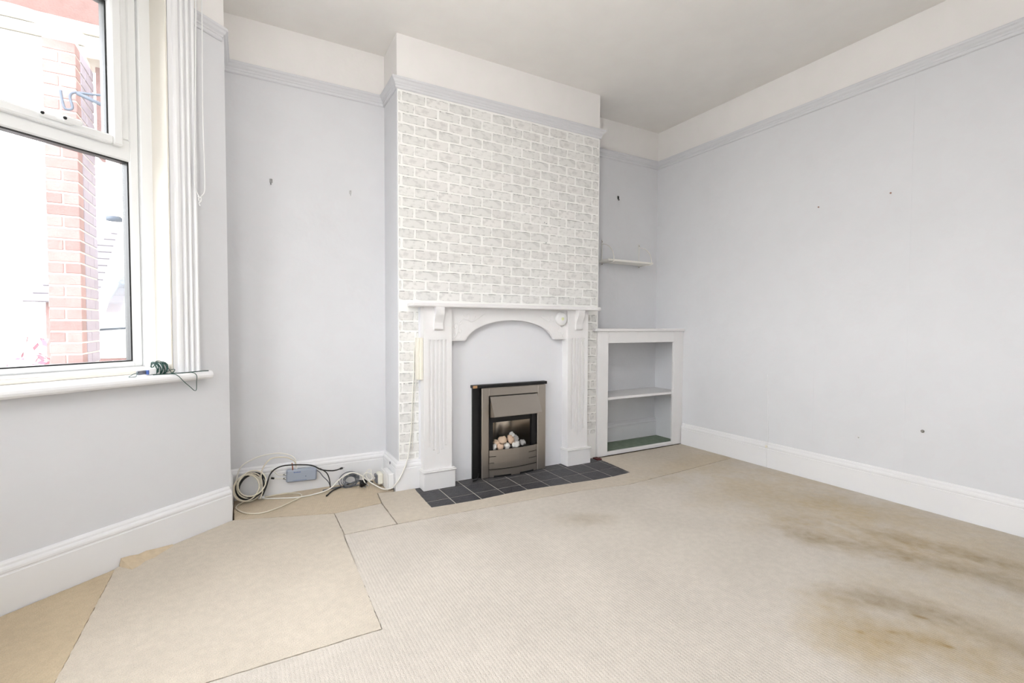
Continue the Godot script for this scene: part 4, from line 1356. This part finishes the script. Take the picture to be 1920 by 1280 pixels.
func wall_hook(label: String, at: Transform3D, m: Material, big := 1.0):
	var o := thing("picture_hook", label, "hook", at, "")
	var p := begin()
	bx(p, Vector3(-0.0055, -0.006, 0) * big, Vector3(0.0055, 0.010, 0.002) * big, 0.0006)
	obj("plate", done(p), m, o)
	obj("hook", tube_mesh([Vector3(0, 0.0, 0.0015) * big, Vector3(0, -0.010, 0.002) * big, Vector3(0, -0.014, 0.006) * big, Vector3(0, -0.010, 0.010) * big], 0.0018 * big, 6), m, o)
	obj("pin", tube_mesh([Vector3(0, 0.005, 0.001) * big, Vector3(0, 0.009, 0.007) * big], 0.0013 * big, 6), M.chrome, o)

func build_wall_marks():
	var nat := mat(Color(0.62, 0.62, 0.62), 0.5)
	wall_hook("small grey hook on the left alcove wall nearer the window", Transform3D(Basis(), Vector3(-0.621, 1.728, 0)), nat, 1.3)
	wall_hook("small pale hook on the left alcove wall nearer the chimney", Transform3D(Basis(), Vector3(-0.202, 1.725, 0)), mat(Color(0.78, 0.78, 0.78), 0.5), 1.2)
	wall_hook("small black hook on the right alcove wall above the shelf", Transform3D(Basis(), Vector3(1.871, 1.972, 0)), M.cable_black, 1.5)
	var right := Basis(Vector3(0, 0, 1), Vector3(0, 1, 0), Vector3(-1, 0, 0))
	var marks := [["small rusty nail high on the right wall nearer the alcove", 1.674, 1.306, 0.0045, Color(0.62, 0.5, 0.46)],
		["small rusty nail high on the right wall nearer the camera", 1.67, 1.678, 0.0045, Color(0.6, 0.47, 0.42)],
		["grey wall plug low on the right wall", 0.404, 1.85, 0.008, Color(0.55, 0.54, 0.52)],
		["tiny pale plug on the right wall above the skirting", 0.31, 1.557, 0.0035, Color(0.7, 0.69, 0.67)]]
	for k in marks:
		var st := begin(true)
		lathe(st, [Vector2(k[3], 0), Vector2(k[3], 0.003), Vector2(k[3] * 0.6, 0.005), Vector2(0, 0.005)], Transform3D(Basis(Vector3(0, 0, 1), Vector3(-1, 0, 0), Vector3(0, 1, 0)), Vector3(RX, k[1], k[2])), 10)
		tag(obj("nail" if k[3] < 0.0046 else "wall_plug", done(st), mat(k[4], 0.8)), k[0], "nail" if k[3] < 0.0046 else "wall plug")
	# two old screw holes in the wallpaper
	for k in [[0.985, 1.628, "small dark screw in the brick wallpaper, left of a pair"], [1.002, 1.622, "small dark screw in the brick wallpaper, right of a pair"], [1.0, 1.495, "lone dark screw in the brick wallpaper below a pair"]]:
		var st := begin(true)
		lathe(st, [Vector2(0.0028, 0), Vector2(0.0028, 0.0042), Vector2(0, 0.0048)], Transform3D(Basis(Vector3.RIGHT, Vector3(0, 0, 1), Vector3(0, -1, 0)), Vector3(k[0], k[1], CD + 0.001)), 8)
		tag(obj("screw", done(st), M.cable_grey), k[2], "screw")
	# thin lead down the right wall with its clip
	var l := thing("telephone_wire", "thin white wire running down the right wall to the skirting", "wire")
	obj("wire", tube_mesh(smooth_path([Vector3(RX - 0.002, 0.62, 1.006), Vector3(RX - 0.002, 0.485, 1.011), Vector3(RX - 0.002, 0.3, 1.016), Vector3(RX - 0.003, 0.18, 1.019), Vector3(RX - 0.021, 0.14, 1.02), Vector3(RX - 0.022, 0.004, 1.024)]), 0.0018, 6), M.gloss, l)
	obj("clip", box_mesh(Vector3(RX - 0.026, 0.132, 1.013), Vector3(RX - 0.0185, 0.148, 1.027), 0.002), M.ivory, l)

# ---------------------------------------------------------------- outside the window
func build_outside():
	struct("ground_outside", box_mesh(Vector3(-40, -0.7, -40), Vector3(-0.95, -0.45, 40)), M.paving, "pale paving outside the bay")
	struct("wall_facade", box_mesh(Vector3(LX - 0.24, -0.45, -9), Vector3(LX, 3.2, -0.15)), M.mortar, "house front beyond the bay")
	# brick porch pier
	var p := thing("porch_pier", "red brick porch pier seen through the lower window pane", "pier")
	var x0 := -1.86
	var x1 := -1.693
	var z0 := -1.62
	var z1 := -1.2
	obj("core", box_mesh(Vector3(x0 + 0.006, -0.45, z0 + 0.006), Vector3(x1 - 0.006, 2.80, z1 - 0.006)), M.mortar, p)
	var ms := [M.brick_red, M.brick_red2, M.brick_red3]
	var a := box_mesh(Vector3(0, 0, 0), Vector3(0.1625, 0.064, 0.1), 0.003)
	var hb := box_mesh(Vector3(0, 0, 0), Vector3(0.0775, 0.064, 0.1), 0.003)
	var sd := box_mesh(Vector3(0, 0, 0), Vector3(0.1, 0.064, 0.2), 0.003)
	var sd2 := box_mesh(Vector3(0, 0, 0), Vector3(0.1, 0.064, 0.096), 0.003)
	var y := 0.30
	var r := 0
	while y < 2.72:
		if r % 2 == 0:
			obj("brick", a, pick(ms), p, Transform3D(Basis(), Vector3(x0 + 0.002, y, z1 - 0.1)))
			obj("brick", sd, M.brick_side_flare, p, Transform3D(Basis(), Vector3(x1 - 0.1, y, z1 - 0.312)))
			obj("brick", sd2, M.brick_side_flare, p, Transform3D(Basis(), Vector3(x1 - 0.1, y, z1 - 0.418)))
		else:
			obj("brick", hb, pick(ms), p, Transform3D(Basis(), Vector3(x0 + 0.002, y, z1 - 0.1)))
			obj("brick", hb, pick(ms), p, Transform3D(Basis(), Vector3(x0 + 0.0885, y, z1 - 0.1)))
			obj("brick", sd2, M.brick_side_flare, p, Transform3D(Basis(), Vector3(x1 - 0.1, y, z1 - 0.208)))
			obj("brick", sd, M.brick_side_flare, p, Transform3D(Basis(), Vector3(x1 - 0.1, y, z1 - 0.418)))
		y += 0.075
		r += 1
	# porch canopy: brick band, boarded soffit, curved white brace
	var c := thing("porch_canopy", "white boarded porch canopy with curved brace under red brick", "porch")
	var ba := begin()
	bx(ba, Vector3(-2.6, 3.05, -1.78), Vector3(-1.08, 3.5, -1.5))
	obj("brick_band", done(ba), M.brick_band, c)
	for k in 3: obj("fascia_board", box_mesh(Vector3(-2.6, 2.98 - 0.075 * k, -1.78), Vector3(-1.08, 3.05 - 0.075 * k, -1.48 - 0.02 * k), 0.006), M.render, c)
	var br := begin()
	var outer := PackedVector2Array()
	var inner := PackedVector2Array()
	for k in 13:
		var g: float = lerp(-0.2, 1.0, k / 12.0)
		outer.append(Vector2(-1.98 + 0.75 * sin(g), 2.13 + 0.76 * cos(g)))
		inner.append(Vector2(-1.98 + 0.70 * sin(g), 2.13 + 0.71 * cos(g)))
	inner.reverse()
	outer.append_array(inner)
	extrude(br, outer, Transform3D(Basis(), Vector3(0, 0, -1.19)), 0.06)
	obj("curved_brace", done(br), M.render, c)
	obj("brick_panel", box_mesh(Vector3(-1.69, 2.18, -1.80), Vector3(-1.08, 2.83, -1.66)), M.brick_red, c)
	# iron bracket
	var ib := begin(true)
	tube(ib, smooth_path([Vector3(-1.50, 2.455, -1.15), Vector3(-1.60, 2.44, -1.15), Vector3(-1.69, 2.432, -1.15), Vector3(-1.715, 2.40, -1.15), Vector3(-1.705, 2.33, -1.15), Vector3(-1.74, 2.32, -1.15), Vector3(-1.755, 2.38, -1.15), Vector3(-1.76, 2.43, -1.15)]), 0.008, 8)
	tube(ib, [Vector3(-1.52, 2.37, -1.15), Vector3(-1.68, 2.43, -1.15)], 0.012, 8)
	tag(obj("iron_bracket", done(ib), M.iron), "blue-grey scrolled iron bracket below the porch canopy", "bracket")
	# downpipe and open neighbouring sash
	var dp := thing("downpipe", "white rainwater downpipe beside the brick porch pier", "pipe")
	obj("pipe", tube_mesh([Vector3(-1.49, 1.64, -1.05), Vector3(-1.49, 2.3, -1.05)], 0.035, 14), M.upvc, dp)
	for hy in [1.75, 2.2]: obj("pipe_bracket", box_mesh(Vector3(-1.46, hy, -1.065), Vector3(-1.08, hy + 0.03, -1.035), 0.003), M.upvc, dp)
	obj("collar", tube_mesh([Vector3(-1.49, 1.615, -1.05), Vector3(-1.49, 1.64, -1.05)], 0.042, 14), M.iron, dp)
	var sx := thing("open_sash", "white framed window of the next room tilted open outward", "window")
	# the sash hangs from the facade and leans out at its foot; u runs down the leaning stile
	var topv := Vector3(-1.51, 1.80, -1.72)
	var bot := Vector3(-1.765, 0.80, -1.72)
	var d := (bot - topv).normalized()
	var ln := (bot - topv).length()
	var bas := Basis(Vector3(0, 0, 1), -d, Vector3(0, 0, 1).cross(-d))
	var tf := Transform3D(bas, bot)
	obj("stile", box_mesh(Vector3(0, 0, -0.03), Vector3(0.06, ln, 0.03), 0.006), M.upvc, sx, tf)
	obj("stile", box_mesh(Vector3(-0.9, 0, -0.03), Vector3(-0.84, ln, 0.03), 0.006), M.upvc, sx, tf)
	obj("rail", box_mesh(Vector3(-0.84, 0, -0.03), Vector3(0, 0.06, 0.03), 0.006), M.upvc, sx, tf)
	obj("rail", box_mesh(Vector3(-0.84, ln - 0.06, -0.03), Vector3(0, ln, 0.03), 0.006), M.upvc, sx, tf)
	obj("pane", box_mesh(Vector3(-0.84, 0.06, -0.004), Vector3(0, ln - 0.06, 0.004)), M.tinted, sx, tf)
	obj("stay", tube_mesh([Vector3(-1.72, 0.9, -1.7), Vector3(-1.09, 0.95, -1.7)], 0.008, 8), M.iron, sx)
	# next house along the terrace: its bay and tiled roof
	var nb := thing("neighbouring_house", "grey tiled roof and brick bay of the next house outside", "house")
	obj("wall", box_mesh(Vector3(-2.9, -0.45, -7.5), Vector3(-1.09, 1.25, -5.0)), M.brick_red2, nb)
	obj("window_band", box_mesh(Vector3(-2.7, 0.5, -5.0), Vector3(-1.3, 1.1, -4.96), 0.01), M.render, nb)
	var rf := begin()
	var e0 := Vector3(-3.05, 1.25, -4.85)
	var e1 := Vector3(-1.09, 1.25, -4.85)
	var r0 := Vector3(-2.3, 2.5, -6.2)
	var r1 := Vector3(-1.09, 2.5, -6.2)
	var g0 := Vector3(-3.05, 1.25, -7.5)
	quad(rf, e0, e1, r1, r0, Vector3(0, 1, 1))
	tri(rf, e0, r0, g0, Vector3(-1, 1, 0))
	quad(rf, g0, Vector3(-1.09, 1.25, -7.5), r1, r0, Vector3(0, 1, -1))
	quad(rf, e0, e1, Vector3(-1.09, 1.25, -7.5), g0, Vector3.DOWN)
	var roof := obj("roof", done(rf), M.roof, nb)
	var course := box_mesh(Vector3(-0.98, -0.012, -0.03), Vector3(0.98, 0.012, 0.06), 0.004)
	for k in 12:
		var t := k / 12.0
		var m: Vector3 = (e0.lerp(r0, t) + e1.lerp(r1, t)) * 0.5
		var wd: float = (e1.lerp(r1, t) - e0.lerp(r0, t)).length() / 1.96
		obj("tile_course", course, M.roof, roof, Transform3D(Basis(Vector3.RIGHT, 0.75).scaled(Vector3(wd, 1, 1)), m))
	# flowering shrub by the gate
	var sh := thing("flowering_shrub", "pink flowering shrub low outside the window", "shrub", Transform3D(Basis(), Vector3(-2.36, -0.45, -2.9)))
	var lf := begin()
	var g := RandomNumberGenerator.new()
	g.seed = 12
	for k in 260:
		var c0 := Vector3(g.randfn(0, 0.13), 0.75 + g.randfn(0, 0.22), g.randfn(0, 0.13))
		var a0 := Vector3(g.randfn(0, 1), g.randfn(0, 1), g.randfn(0, 1)).normalized() * 0.045
		var b0 := Vector3(g.randfn(0, 1), g.randfn(0, 1), g.randfn(0, 1)).normalized() * 0.025
		quad(lf, c0 - a0, c0 - b0, c0 + a0, c0 + b0, Vector3.UP)
	obj("foliage", done(lf), M.leaf, sh)
	obj("stem", tube_mesh([Vector3(0, 0, 0), Vector3(0.01, 0.4, 0), Vector3(0, 0.8, 0.01)], 0.012, 7), M.wood, sh)
